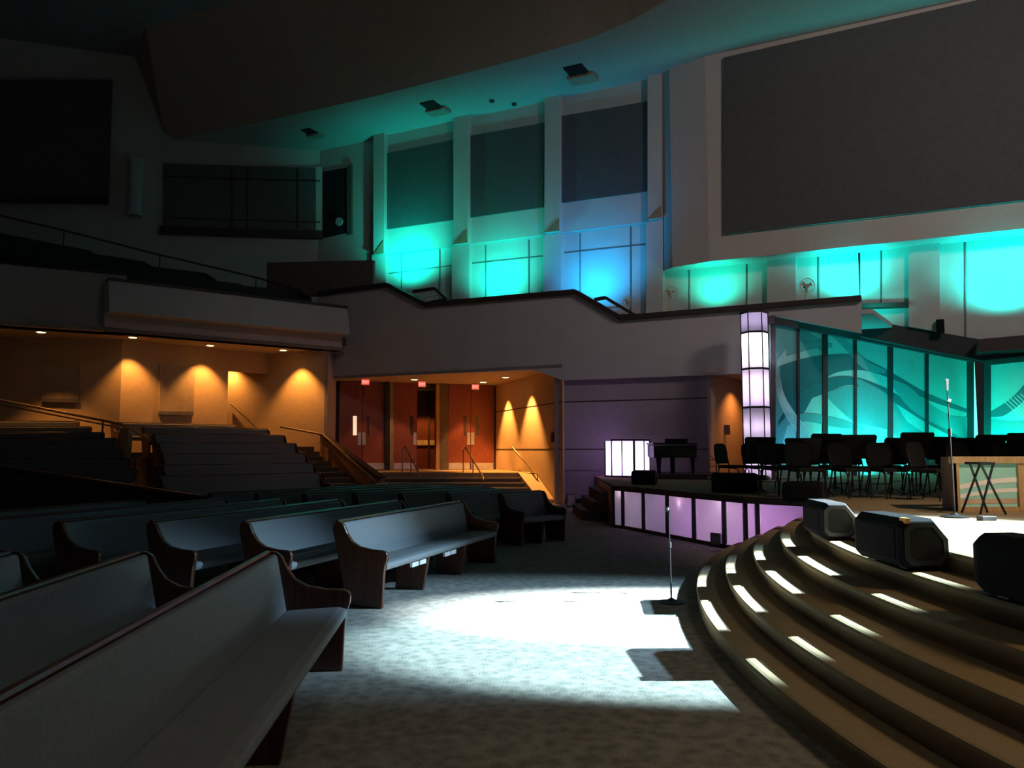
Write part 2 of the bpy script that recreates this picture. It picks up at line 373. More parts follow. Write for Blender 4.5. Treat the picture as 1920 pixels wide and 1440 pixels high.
# wide piers of the right part
for x0, x1, yb, yb2 in [(1438, 1492, 600, 600), (1704, 1762, 612, 622)]:
    pwall('trim_pier', (WT[0] - .25, WT[1]), [(x0, yb), (x1, yb2), (x1, 420), (x0, 420)], .25, wall_m, 'pale pier in the teal lit wall behind the stage')
pwall('trim_ledge', (WT[0] - .4, WT[1]), [(1600, 577), (1704, 574), (1704, 566), (1600, 569)], .4, cap_m)
pwall('trim_ledge', (WT[0] - 1.2, WT[1]), [(1834, 636), (1990, 622), (1990, 650), (1834, 660)], 1.2, cap_m)

# hanging bulkhead with the big speaker cloth
cor = on(1330, 490, WB); zb = cor.z
endp = Vector((cor.x + 12, cor.y - 6, zb))
lf = on(1242, 505, WT)
lfp = [Vector((lf.x, lf.y, 0)), Vector((lf.x + .02, lf.y - .35, 0)), Vector((lf.x + .18, lf.y - .75, 0)), Vector((cor.x, cor.y, 0))]
bp = [(p.x, p.y) for p in lfp] + [(endp.x, endp.y), (endp.x + .3, endp.y + .5), (lf.x + 12, WT[0] - .5 * (lf.x + 12) - .02)]
struct(MB().prism(bp, zb, ZC).build('wall_bulkhead', M('bulkhead_face', (0.50, 0.44, 0.42), .85, var=.04)), 'wide pale bulkhead hanging over the stage')
o = pwall('speaker_cloth', (WB[0] - .1, WB[1]), [(1356, 108), (1356, 440), (2000, 366), (2000, -38)], .09, acou_m, st=False)
tag(o, 'huge dark grey speaker cloth panel filling the bulkhead above the stage', 'speaker cloth')

# ceiling strip, sloped brown fascia, high ceiling
low = [(310, 266), (400, 247), (500, 226), (600, 204), (700, 181), (800, 156), (900, 130), (1000, 103), (1100, 74), (1180, 40), (1250, 0)]
LP = [G(x, y, ZC) for x, y in low]
LP += [Vector((LP[-1].x + 1.2, LP[-1].y - 3.5, ZC)), Vector((LP[-1].x + 1.9, LP[-1].y - 9, ZC)), Vector((LP[-1].x + 2, LP[-1].y - 22, ZC))]
cp = [(p.x, p.y) for p in LP] + [(26, LP[-1].y), (26, WT[0] - 13 + .3), (on(590, 262, WT).x, on(590, 262, WT).y + .3)] + [(-13.9, 31.8)]
struct(MB().prism(cp, ZC, ZC + .15).build('ceiling', ceil_m), 'pale ceiling strip over the teal wall')
ZU = 17.3
UPP = [Vector((-15.6, 31.6, ZU))]
for i in range(1, len(LP)): 
    t = i / (len(LP) - 1); p = LP[i]; UPP.append(Vector((p.x - 1.6 + 1.2 * t - (0 if i > 3 else .4), p.y - 1.9, ZU)))
v = []; f = []
for a, b in zip(LP, UPP): v += [a, b, b + Vector((.1, .3, .2)), a + Vector((.1, .3, .16))]
for i in range(len(LP) - 1):
    k = i * 4
    for j in range(4): f.append((k + j, k + (j + 1) % 4, k + 4 + (j + 1) % 4, k + 4 + j))
f += [(0, 1, 2, 3), tuple(len(v) - 4 + j for j in range(4))]
struct(MB().add(v, f).build('ceiling_fascia', dark_wall_m), 'dark brown sloping fascia between ceiling levels')
struct(MB().prism([(-24, -6), (UPP[-1].x, -6)] + [(p.x, p.y) for p in reversed(UPP)] + [(-24, 33)], ZU, ZU + .2).build('ceiling_high', high_m))
# recessed ceiling boxes
for (x, y, sc, t) in [(583, 247, .75, 'leftmost over the darker end of the teal ceiling'), (812, 199, 1.0, 'middle one over the teal bays'), (1084, 135, 1.15, 'nearest one above the blue bay')]:
    p = G(x, y, ZC); th = thing('ceiling_fixture', 'square recessed ceiling fixture, ' + t, 'ceiling fixture', p, -.46, group='recessed ceiling fixtures')
    MB().bb(-.28 * sc, .28 * sc, -.45 * sc, .12 * sc, -.05, .0).build('frame', black_m, th, local=True)
    MB().bb(-.4 * sc, .4 * sc, .1 * sc, .6 * sc, -.12, -.02).build('baffle', M('baffle_brown', (.42, .28, .24), .8), th, local=True)
for (x, y) in [(922, 188), (964, 194)]:
    p = G(x, y, ZC); o = MB().lathe((p.x, p.y, p.z - .09), [(.03, 0), (.09, .03), (.09, .09)]).build('sprinkler_head', cap_m)
    tag(o, 'tiny dark sprinkler head on the teal ceiling, ' + ('left' if x < 930 else 'right') + ' one of the pair', 'sprinkler', 'sprinkler heads')

# rear upper walls (booth, curtain)
b0 = at(318, 267, 31.2); b1 = on(600, 283, WT)
BW = plane2(b0, b1)
A0 = at(-60, 400, 28.6); LW = plane2(A0, b0)
struct(MB().slab([Vector((b0.x, b0.y, 4.5)), Vector((b1.x, b1.y, 4.5)), Vector((b1.x, b1.y, ZU)), Vector((b0.x, b0.y, ZU))], away(BW, .3)).build('wall_rear_booth', wall_m), 'dim wall with the control booth window')
struct(MB().slab([Vector((A0.x - 3, A0.y - .3, 4.5)), Vector((b0.x, b0.y, 4.5)), Vector((b0.x, b0.y, ZU)), Vector((A0.x - 3, A0.y - .3, ZU))], away(LW, .3)).build('wall_rear_left', wall_m), 'dim upper rear wall')
bw = thing('booth_window', 'long dark control booth window with thin mullions high on the rear wall', 'window', on(450, 430, BW), 0)
BF = (BW[0] - .12, BW[1])
pwall('glass', BF, [(306, 425), (600, 432), (600, 315), (306, 306)], .06, M('booth_glass', (.10, .11, .105), .35), parent=bw)
mm = MB()
def bar(pl, x0, y0, x1, y1, w, d=-.02):
    mm.beam(on(x0, y0, pl) + away(pl, d), on(x1, y1, pl) + away(pl, d), w, w)
for x in (435, 464, 558): bar(BF, x, 308 + (x - 300) * .03, x, 428, .05)
bar(BF, 306, 331, 600, 340, .05); bar(BF, 306, 408, 600, 417, .05)
mm.build('mullions', cap_m, bw)
pwall('sill', (BF[0] - .25, BF[1]), [(299, 436), (605, 446), (605, 434), (299, 423)], .3, cap_m, parent=bw)
pwall('frame', (BF[0] - .02, BF[1]), [(592, 432), (604, 432), (604, 313), (592, 313)], .1, wall_m, parent=bw)
dn = thing('doorway_recess', 'black open doorway with a pale round dial inside, right of the booth window', 'doorway', on(630, 440, WT))
WT2 = (WT[0] - .06, WT[1])
pwall('opening', WT2, [(606, 446), (650, 436), (650, 314), (606, 322)], .05, M('void_black', (.008, .009, .012), .9), parent=dn)
pwall('frame', (WT[0] - .12, WT[1]), [(650, 440), (659, 438), (659, 308), (650, 312)], .1, M('frame_brown', (.12, .09, .08), .8), parent=dn)
pdial = on(637, 416, (WT[0] - .16, WT[1]))
MB().tube([pdial, pdial + Vector((-.03, -.06, 0))], .17, 20).build('dial', M('dial_grey', (.5, .5, .55), .6), dn)
o = pwall('curtain_panel', (LW[0] - .12, LW[1]), [(-60, 374), (204, 377), (211, 150), (-60, 150)], .1, M('curtain_black', (.10, .07, .085), .95), st=False)
tag(o, 'large near-black curtained panel high at the far left', 'curtain')
pwall('trim_curtain_foot', (LW[0] - .3, LW[1]), [(-60, 376), (203, 380), (203, 366), (-60, 362)], .25, cap_m)
p0 = on(252, 405, (LW[0] - .3, LW[1])); pt = on(252, 297, (LW[0] - .3, LW[1]))
o = MB().lathe((p0.x, p0.y, p0.z), [(.30, 0), (.30, .1), (.25, .15), (.25, pt.z - p0.z - .1), (.3, pt.z - p0.z)], 16).build('line_array_speaker', M('pale_case', (.55, .55, .58), .7))
tag(o, 'slim pale upright cylinder on the dim wall between curtain and booth', 'speaker')

# rear balcony front, deck, pews
fr = [Vector((at(-140, 600, 20.6).x, 20.6, 0)), Vector((at(0, 608, 21.5).x, 21.5, 0)), at(195, 620, 22.7), at(445, 640, 25.2), at(641, 655, 27.3)]
fr = [Vector((p.x, p.y, 0)) for p in fr]
fr[3] = fr[2].lerp(fr[4], .57)
def band(pts, z0, z1, o0, o1, th, mat, name):
    mb = MB()
    for p, q in zip(pts[:-1], pts[1:]):
        d = (q - p).normalized(); nn = Vector((-d.y, d.x, 0)); nn = nn if nn.y > 0 else -nn
        a, b = p + nn * o0, q + nn * o0; a2, b2 = p + nn * o1, q + nn * o1
        Z = lambda v, z: Vector((v.x, v.y, z))
        mb.hexa([Z(a, z0), Z(b, z0), Z(b2, z1), Z(a2, z1)], [Z(a, z0) + nn * th, Z(b, z0) + nn * th, Z(b2, z1) + nn * th, Z(a2, z1) + nn * th])
    return mb.build(name, mat)
frl = [p + Vector((0, .9, 0)) for p in fr[:2]] + [fr[2] + Vector((.1, .95, 0))]
struct(band(fr[2:], ZS, ZS + .5, 0, 0, .5, wall_m, 'wall_balcony_front_lower'), 'lower band of the rear balcony front')
struct(band(fr[2:], ZS + .5, 6.45, -.6, -.35, 1.2, wall_m, 'wall_balcony_front'), 'pale front of the rear balcony')
struct(band(fr[2:], 6.45, 6.53, -.4, -.4, .5, cap_m, 'trim_balcony_cap'))
struct(band(frl, ZS, 6.75, -.6, -.5, .6, wall_m, 'wall_balcony_front_left'), 'dim left section of the rear balcony front')
struct(band(frl, 6.75, 6.83, -.55, -.55, .5, cap_m, 'trim_balcony_cap'))
sg1a = Vector((at(-140, 630, 23.8).x, 23.8, 0)); sg12 = Vector((at(230, 636, 24.5).x, 24.5, 0)); sg23 = Vector((at(505, 663, 28.2).x, 28.2, 0)); sg3e = Vector((at(610, 657, 27.2).x, 27.2, 0))
sof = [(p.x, p.y) for p in fr] + [(-5.9, 27.9), (-6.0, 31.8), (-16, 31.8), (-24, 26)]
struct(MB().prism(sof, ZS, ZS + .12).build('ceiling_under_balcony', M('soffit_paint', (.45, .36, .28), .85)), 'underside of the rear balcony')
struct(MB().prism([(fr[0].x, fr[0].y + .5), (fr[2].x, fr[2].y + .5), (fr[4].x, fr[4].y + .6), (-4.6, 30.6), (-8, 32.3), (-24, 29)], ZS + .3, ZS + .55).build('floor_rear_balcony', dstep_m))
FL = plane2(fr[2], fr[4])
# balcony pews seen as dark outlines
for k, (x0, y0, x1, y1, D0, D1) in enumerate([(200, 512, 560, 545, 24.3, 28.1), (60, 486, 450, 532, 24.0, 27.8), (-60, 455, 385, 512, 24.2, 28.4), (-60, 440, 270, 490, 25.2, 28.4), (-60, 425, 170, 470, 26.2, 28.4)]):
    a = at(x0, y0, D0); b = at(x1, y1, D1)
    th = thing('balcony_pew', ['front', 'second', 'third', 'fourth', 'back'][k] + ' row of dark pews up on the rear balcony', 'pew', (b.x, b.y, b.z - .85), group='pews on the rear balcony')
    zf = min(a.z, b.z) - .85
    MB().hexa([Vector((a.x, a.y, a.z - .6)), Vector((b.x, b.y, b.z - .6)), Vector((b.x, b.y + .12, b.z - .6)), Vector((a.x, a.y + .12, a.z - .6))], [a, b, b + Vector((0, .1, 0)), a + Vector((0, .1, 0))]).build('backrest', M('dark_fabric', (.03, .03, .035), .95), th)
    d = Vector((.55, -.5, 0))
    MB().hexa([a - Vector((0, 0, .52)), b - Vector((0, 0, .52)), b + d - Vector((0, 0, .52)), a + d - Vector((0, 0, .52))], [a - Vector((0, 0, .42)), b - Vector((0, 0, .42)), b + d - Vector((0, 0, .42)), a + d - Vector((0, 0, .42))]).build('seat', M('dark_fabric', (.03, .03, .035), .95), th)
    MB().slab([b - Vector((0, 0, .02)), b - Vector((0, 0, .85)), b + d - Vector((0, 0, .85)), b + d - Vector((0, 0, .35))], (.05, .04, 0)).build('end_panel', pewwood_m, th)
    if k: struct(MB().hexa([Vector((a.x, a.y, ZS + .5)), Vector((b.x, b.y, ZS + .5)), Vector((b.x - .4, b.y + 1.1, ZS + .5)), Vector((a.x - .4, a.y + 1.1, ZS + .5))], [Vector((a.x, a.y, a.z - .86)), Vector((b.x, b.y, b.z - .86)), Vector((b.x - .4, b.y + 1.1, b.z - .86)), Vector((a.x - .4, a.y + 1.1, a.z - .86))]).build('floor_balcony_tier', dstep_m))
hr = [at(-60, 390, 25), at(120, 432, 26), at(300, 478, 27.2), at(480, 520, 28.4), at(575, 548, 28.8)]
th = thing('balcony_handrail', 'long thin dark handrail slanting down across the rear balcony', 'handrail', hr[2])
MB().tube(hr, .035).build('rail', cap_m, th)
for p in hr[1:-1]: MB().tube([p, p - Vector((0, 0, .9))], .02, 6).build('post', cap_m, th)
o = pwall('trim_balcony_partition', plane2(at(500, 500, 29.2), at(696, 500, 27.9)), [(500, 555), (700, 555), (700, 488), (500, 492)], .15, M('partition_dark', (.13, .11, .10), .8), 'low dark partition at the corner of the balcony')

# walls below the rear balcony
def vwall(name, p, q, z0, z1, mat, th=.2, label=None):
    pl = plane2(p, q); return struct(MB().slab([Vector((p.x, p.y, z0)), Vector((q.x, q.y, z0)), Vector((q.x, q.y, z1)), Vector((p.x, p.y, z1))], away(pl, th)).build(name, mat), label)
vwall('wall_left', sg1a, sg12, 0, ZS, tan_m, label='tan wall under the balcony, far left')
p428 = Vector((*on(428, 700, plane2(sg12, sg23)).xy, 0))
vwall('wall_left_lit', sg12, p428, 0, ZS, tan_m, label='tan wall with scallops of warm light')
z695 = on(428, 695, plane2(sg12, sg23)).z
vwall('wall_left_header', p428, sg23, z695, ZS, tan_m)
S3 = plane2(sg23, sg3e)
p3l = on(405, 700, S3)
vwall('wall_left_inner', Vector((p3l.x, p3l.y, 0)), sg3e, 0, ZS, tan_m, label='tan wall left of the doors')
jb = Vector((at(628, 800, 28.75).x, 28.75, 0)); 
struct(MB().prism([(sg3e.x, sg3e.y), (sg3e.x + .12, sg3e.y - .02), (jb.x + .02, jb.y), (jb.x - .15, jb.y)], 0, ZD + 1.2).build('trim_jamb', lower_m), 'grey jamb left of the doors')
for q, pl, t in [([(78, 750), (146, 752), (146, 676), (78, 675)], plane2(sg1a, sg12), 'dim one at the far left'), ([(299, 774), (363, 777), (366, 688), (300, 684)], plane2(sg12, sg23), 'one between two warm light scallops')]:
    th = thing('wall_acoustic_panel', 'tan fabric wall panel under the balcony, ' + t, 'acoustic panel', on(q[0][0], q[0][1], pl), group='tan fabric panels under the balcony')
    pwall('fabric', (pl[0] - .09, pl[1]), q, .08, acou2_m, parent=th)
    y = q[0][1]
    pwall('shelf_edge', (pl[0] - .14, pl[1]), [(q[0][0], y + 3), (q[1][0], y + 5), (q[1][0], y - 2), (q[0][0], y - 3)], .12, M('edge_grey', (.14, .13, .16), .7), parent=th)
# recessed down lights
WARM = (1.0, 0.41, 0.085)
def downlight(px, py, z, power, label, tgt=None, size=88, lens=(1, .62, .25), group='recessed downlights'):
    p = G(px, py, z); th = thing('downlight', label, 'downlight', p, group=group)
    MB().lathe((0, 0, -.015), [(.16, 0), (.16, .015), (.10, .014)], 18).build('trim_ring', white_m, th, local=True)
    MB().lathe((0, 0, -.03), [(.02, 0), (.11, .004), (.11, .016)], 18).build('lens', M('lamp_lens', (.9, .7, .4), .5, emit=((1, .66, .25), 6)), th, local=True)
    light('downlight_lamp', 'SPOT', (p.x, p.y, p.z - .05), power, WARM, (p.x, p.y, 0) if tgt is None else tgt, size, .55, .035)
    return p
def near_wall(px, py, pl, k=1.0):
    return on(px, py, pl)
S2 = plane2(sg12, sg23); S1 = plane2(sg1a, sg12)
downlight(77, 622, ZS - .01, 260, 'small recessed downlight under the balcony, farthest left of four')
for (x, y, tx, pl, pw, t) in [(249, 632, 240, S2, 300, 'second from left, above the wall corner'), (394, 647, 378, S2, 380, 'third from left, right of the tan panel'), (531, 656, 566, S3, 420, 'rightmost of four, nearest the exit doors')]:
    p = downlight(x, y, ZS - .01, 0, 'small recessed downlight under the balcony, ' + t)
    w = on(tx, 700, pl); n = away(pl, -1)
    L = Vector((w.x, w.y, ZS - .08)) + n * .5
    light('scallop_lamp', 'SPOT', L, pw, WARM, (L.x, L.y, 0), 92, .6, .04)
w = on(432, 700, S3); L = Vector((w.x - .1, w.y - .35, ZS - .3)); light('scallop_lamp', 'SPOT', L, 260, WARM, (L.x, L.y, 0), 130, .8, .04)

# ------------------------------------------------------------------ door niche
DL = Vector((at(628, 800, 28.8).x, 28.8, 0)); DR = Vector((at(930, 800, 31.0).x, 31.0, 0))
DP = plane2(DL, DR)
OW0 = DR; OW1 = Vector((on(1055, 800, PC).x, on(1055, 800, PC).y, 0))
vwall('wall_right_of_doors', OW0, OW1, 0, 4.25, tan_m, .05, 'tan wall right of the doors with two light scallops')
struct(MB().beam((OW0.x, OW0.y, 3.10), (OW1.x, OW1.y, 3.10), .012, .035).build('trim_groove', cap_m))
struct(MB().beam((OW0.x, OW0.y, 1.66), (OW1.x, OW1.y, 1.66), .012, .035).build('trim_groove', cap_m))
a0 = on(600, 700, PC); 
niche = [(a0.x, a0.y), (on(1000, 693, PC).x, on(1000, 693, PC).y), (OW1.x, OW1.y), (OW0.x + .2, OW0.y + .3), (-7.2, 29.0)]
struct(MB().prism(niche, ZD, ZD + .1).build('ceiling_over_doors', M('soffit_paint', (.45, .36, .28), .85)), 'soffit over the exit doors')
# landing and steps
land = [(-6.3, 26.6), (.18, 26.6), (.9, 26.4), (OW0.x + .1, OW0.y + .1), (DL.x - .3, DL.y + .2)]
struct(MB().prism(land, 0, ST).build('floor_landing', step_m), 'carpeted landing in front of the exit doors')
s = MB()
for k in range(1, 6):
    y = 26.6 - .3 * k; z = ST - RISE * k
    s.prism([(-4.6, y), (.18 + .115 * k, y), (.18 + .115 * k, y + .3), (-4.6, y + .3)], 0, z)
    s.cur = 1; s.prism([(-4.6, y - .02), (.18 + .115 * k, y - .02), (.18 + .115 * k, y), (-4.6, y)], z - .045, z + .004); s.cur = 0
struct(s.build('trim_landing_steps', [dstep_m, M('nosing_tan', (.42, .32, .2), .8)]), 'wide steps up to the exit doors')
struct(MB().hexa([(.2, 26.6, 0), (.83, 24.9, 0), (1.3, 24.9, 0), (.75, 26.6, 0)], [(.2, 26.6, ST + .02), (.83, 24.9, .12), (1.3, 24.9, .12), (.75, 26.6, ST + .02)]).build('trim_step_cheek', tan_m))
# dark door surround wall
DPb = (DP[0] + .12, DP[1])
pwall('wall_doors', DPb, [(620, 884), (782, 884), (782, 700), (620, 700)], .15, M('door_frame_dark', (.05, .035, .03), .7))
pwall('wall_doors', DPb, [(818, 884), (935, 884), (935, 700), (818, 700)], .15, M('door_frame_dark', (.05, .035, .03), .7))
pwall('wall_doors', DPb, [(782, 728), (818, 728), (818, 700), (782, 700)], .15, M('door_frame_dark', (.05, .035, .03), .7))
# corridor beyond the open leaf
cw = (DP[0] + 2.2, DP[1])
pwall('wall_corridor', cw, [(770, 884), (835, 884), (835, 715), (770, 715)], .1, door_m)
struct(MB().beam(on(804, 880, (DP[0] + 2.1, DP[1])), on(804, 728, (DP[0] + 2.1, DP[1])), .08, .03).build('trim_corridor_mullion', cap_m))
struct(MB().beam(on(776, 830, (DP[0] + 2.12, DP[1])), on(830, 830, (DP[0] + 2.12, DP[1])), .03, .2).build('trim_corridor_rail', M('brass_pale', (.7, .55, .3), .5)))
pwall('trim_corridor_light_box', (DP[0] + 1.2, DP[1]), [(782, 732), (818, 732), (818, 723), (782, 723)], .3, M('brass_pale', (.7, .55, .3), .5))
pc = on(800, 800, (DP[0] + 1.2, DP[1])); 
light('corridor_lamp', 'SPOT', (pc.x, pc.y - .3, 3.6), 130, WARM, (pc.x + .1, pc.y + 1, 0), 90, .5, .04)
struct(MB().prism([(pc.x - 1.2, pc.y - 1.1), (pc.x + 1.2, pc.y - .6), (pc.x + 1.2, pc.y + 1.6), (pc.x - 1.2, pc.y + 1.2)], ST - .05, ST - .002).build('floor_corridor', step_m))
# door leaves
plate_m = M('push_plate', (.55, .55, .62), .4, 0.6)
def leaf(n, x0, x1, win, plate, label, lit=False, kick=(868, 880)):
    P = [on(x, 881.5, DP) for x in (x0, x1)]
    th = thing('door_%d' % n, label, None, on((x0 + x1) / 2, 881, DP)); th['kind'] = 'structure'
    z0 = ST + .01
    a, b = P; a = Vector((a.x, a.y, z0)); b = Vector((b.x, b.y, z0)); H = Vector((0, 0, on(x0, 714, DP).z - z0))
    MB().slab([a, b, b + H, a + H], away(DP, .06)).build('leaf', door_m, th)
    if win:
        q = (DP[0] - .02, DP[1])
        pwall('window_slit', q, [(win[0], 816), (win[1], 816), (win[1], 780), (win[0], 780)], .03, M('lit_slit', (.9, .7, .5), .4, emit=((1, .72, .48), .9)) if lit else M('dark_slit', (.05, .035, .03), .3), parent=th)
    if plate: pwall('push_plate', (DP[0] - .02, DP[1]), [(plate[0], 834), (plate[1], 834), (plate[1], 811), (plate[0], 811)], .02, plate_m, parent=th)
    pwall('kick_plate', (DP[0] - .02, DP[1]), [(x0 + 1, kick[1]), (x1 - 1, kick[1]), (x1 - 1, kick[0]), (x0 + 1, kick[0])], .02, plate_m, parent=th)
    return th
leaf(1, 634, 677.5, (662, 669), (671, 677), 'red wooden door leaf with a lit window slit, left pair', True)
leaf(2, 678.5, 722, (688, 693), (679, 685.5), 'red wooden door leaf, right leaf of the left pair')
leaf(3, 737, 781, (770, 775), (775.5, 781), 'red wooden door leaf beside the open doorway')
leaf(5, 840, 882, (870, 875), (876, 882), 'red wooden door leaf, left leaf of the right pair')
leaf(6, 883, 926, (893, 898), (883.5, 889.5), 'red wooden door leaf, right leaf of the right pair')
# open leaf swung away
hg = on(817, 881, DP); 
th = thing('door_4', 'door leaf swung open into the corridor', None, (hg.x, hg.y, ST)); th['kind'] = 'structure'
MB().slab([Vector((hg.x, hg.y + .05, ST + .01)), Vector((hg.x + .08, hg.y + .9, ST + .01)), Vector((hg.x + .08, hg.y + .9, 4.0)), Vector((hg.x, hg.y + .05, 4.0))], (-.06, 0, 0)).build('leaf', door_m, th)
for x0, x1, m in [(722, 731, black_m), (731, 738, M('olive_post', (.22, .19, .15), .7)), (818, 824, M('amber_post', (.4, .26, .12), .7)), (824, 840, M('dark_post', (.10, .08, .07), .7))]:
    pwall('trim_door_post', (DP[0] - .12, DP[1]), [(x0, 882), (x1, 882), (x1, 712), (x0, 712)], .2, m)
# exit signs
def text_part(txt, size, mat, parent, loc, rot, name='lettering'):
    cu = bpy.data.curves.new(name, 'FONT'); cu.body = txt; cu.size = size; cu.align_x = 'CENTER'; cu.align_y = 'CENTER'; cu.extrude = .004
    t = bpy.data.objects.new(name, cu); C.objects.link(t); bpy.context.view_layer.update()
    me = bpy.data.meshes.new_from_object(t.evaluated_get(bpy.context.evaluated_depsgraph_get())); bpy.data.objects.remove(t)
    o = bpy.data.objects.new(name, me); C.objects.link(o); me.materials.clear(); me.materials.append(mat); o.parent = parent
    o.location = loc; o.rotation_euler = rot; return o
sign_m = M('exit_red', (.9, .1, .06), .5, emit=((1, .10, .07), 1.6)); sign_l = M('exit_letter', (1, .6, .5), .5, emit=((1, .55, .45), 1.2))
for (x, y, D, t) in [(685, 717, 28.2, 'left pair of doors'), (791, 721, 29.4, 'middle open doorway'), (891, 726, 30.0, 'right pair of doors')]:
    p = at(x, y, D); th = thing('exit_sign', 'red glowing exit sign above the ' + t, 'exit sign', p, .3, group='exit signs over the doors')
    MB().box((0, 0, 0), (.30, .06, .22)).build('housing', M('sign_case', (.5, .45, .45), .6), th, local=True)
    MB().box((0, -.032, .01), (.26, .012, .17)).build('face', sign_m, th, local=True)
    text_part('EXIT', .11, sign_l, th, (0, -.042, .01), (math.pi / 2, 0, 0))
    MB().box((0, 0, .11 + (ZD - p.z - .11) / 2), (.03, .03, max(.02, ZD - p.z - .11))).build('stem', M('sign_case', (.5, .45, .45), .6), th, local=True)
# door soffit lights
for (x, y, t) in [(777, 711, 'left one, over the middle doors'), (906, 716, 'right one, beside the exit sign'), (948, 707, 'nearest one, over the steps')]:
    downlight(x, y, ZD - .01, 0, 'small recessed downlight in the door soffit, ' + t, group='downlights in the door soffit')
for (x, pw) in [(700, 75), (762, 130), (886, 430)]:
    w = on(x, 700, DP); light('scallop_lamp', 'SPOT', (w.x, w.y - .95, ZD - .06), pw, (1, .42, .12), (w.x, w.y - .75, 0), 62, .35, .05)
for (x, pw) in [(953, 1500), (997, 1700)]:
    pl = plane2(OW0, OW1); w = on(x, 760, pl); d = Vector((-.95, -.3, 0)).normalized()
    L = Vector((w.x, w.y, ZD - .06)) + d * .5
    light('scallop_lamp', 'SPOT', L, pw * .8, (1, .42, .09), (L.x, L.y, 0), 78, .6, .04)
# fire alarm on tan wall
p = on(1039, 820, plane2(OW0, OW1)); o = MB().box((p.x - .05, p.y - .02, p.z), (.1, .16, .3)).build('wall_telephone', M('alarm_red', (.12, .03, .02), .5), bevel=.01)
tag(o, 'small dark red box on the tan wall right of the doors', 'fire alarm')

# handrails ---------------------------------------------------------------
def rail(name, label, pts, r, mat, posts=(), drop=.9, group='handrails on stairs'):
    th = thing(name, label, 'handrail', pts[0], group=group)
    MB().tube(pts, r).build('rail', mat, th)
    for p, zb in posts: MB().tube([p, Vector((p.x, p.y, zb))], r * .8, 6).build('post', mat, th)
    return th
for (xt, yt, xb, yb, t) in [(759, 836, 786, 888, 'left one on the wide steps before the doors'), (873, 839, 905, 893, 'right one on the wide steps before the doors')]:
    a = at(xt, yt, 27.0); b = at(xb, yb, 25.6)
    rail('step_handrail', 'thin metal stair handrail, ' + t, [Vector((a.x - .1, a.y + .1, a.z - .15)), a, b, Vector((b.x + .02, b.y - .12, b.z - .1))], .028, rail_m,
         [(Vector((a.x - .08, a.y + .05, a.z - .1)), ST), (a.lerp(b, .45), ST - .2)])
pl = plane2(OW0, OW1); off = Vector((-.14, -.05, 0))
a = on(967, 838, pl) + off; b = on(1012, 888, pl) + off
rail('wall_handrail', 'metal handrail sloping down the tan wall right of the doors', [a, b, b + Vector((.06, -.12, -.02)), b + Vector((.06, -.12, -.22)), b + Vector((.0, .05, -.25))], .03, rail_m, [])
# ramp wall left of the steps
r0 = at(600, 816, 26.9); r1 = at(712, 897, 24.6)
th_ = struct(MB().slab([Vector((r0.x, r0.y, 0)), Vector((r1.x, r1.y, 0)), Vector((r1.x, r1.y, r1.z)), Vector((r0.x, r0.y, r0.z))], (.15, .08, 0)).build('wall_stair_side', M('ramp_wall', (.24, .13, .07), .8)), 'brown sloping wall beside the left stair')
struct(MB().beam(r0 + Vector((.07, .03, .02)), r1 + Vector((.07, .03, .02)), .24, .06).build('trim_stair_cap', cap_m))
rr0 = at(525, 800, 26.9); rr1 = at(606, 815, 26.6); rr2 = at(704, 903, 24.3)
rail('stair_handrail', 'bent dark handrail down the brown sloping wall left of the doors', [rr0, rr1, rr2], .035, rail_m, [(rr1, 1.2)])
MBp = MB().box((r1.x + .08, r1.y - .1, .32), (.3, .3, .64)).build('trim_newel', lower_m); struct(MBp)
# left stair between tiers and sloping wall
s = MB()
for k in range(11):
    t = k / 10; x0 = -7.7 + 2.9 * t; y = 26.9 - 3.0 * t; z = 1.75 - .165 * k
    if z > .05: s.prism([(x0, y), (x0 + 1.55, y + .75), (x0 + 1.45, y + 1.15), (x0 - .1, y + .4)], 0, z)
struct(s.build('trim_tier_stair', dstep_m), 'stair between the raised pews and the sloping wall')

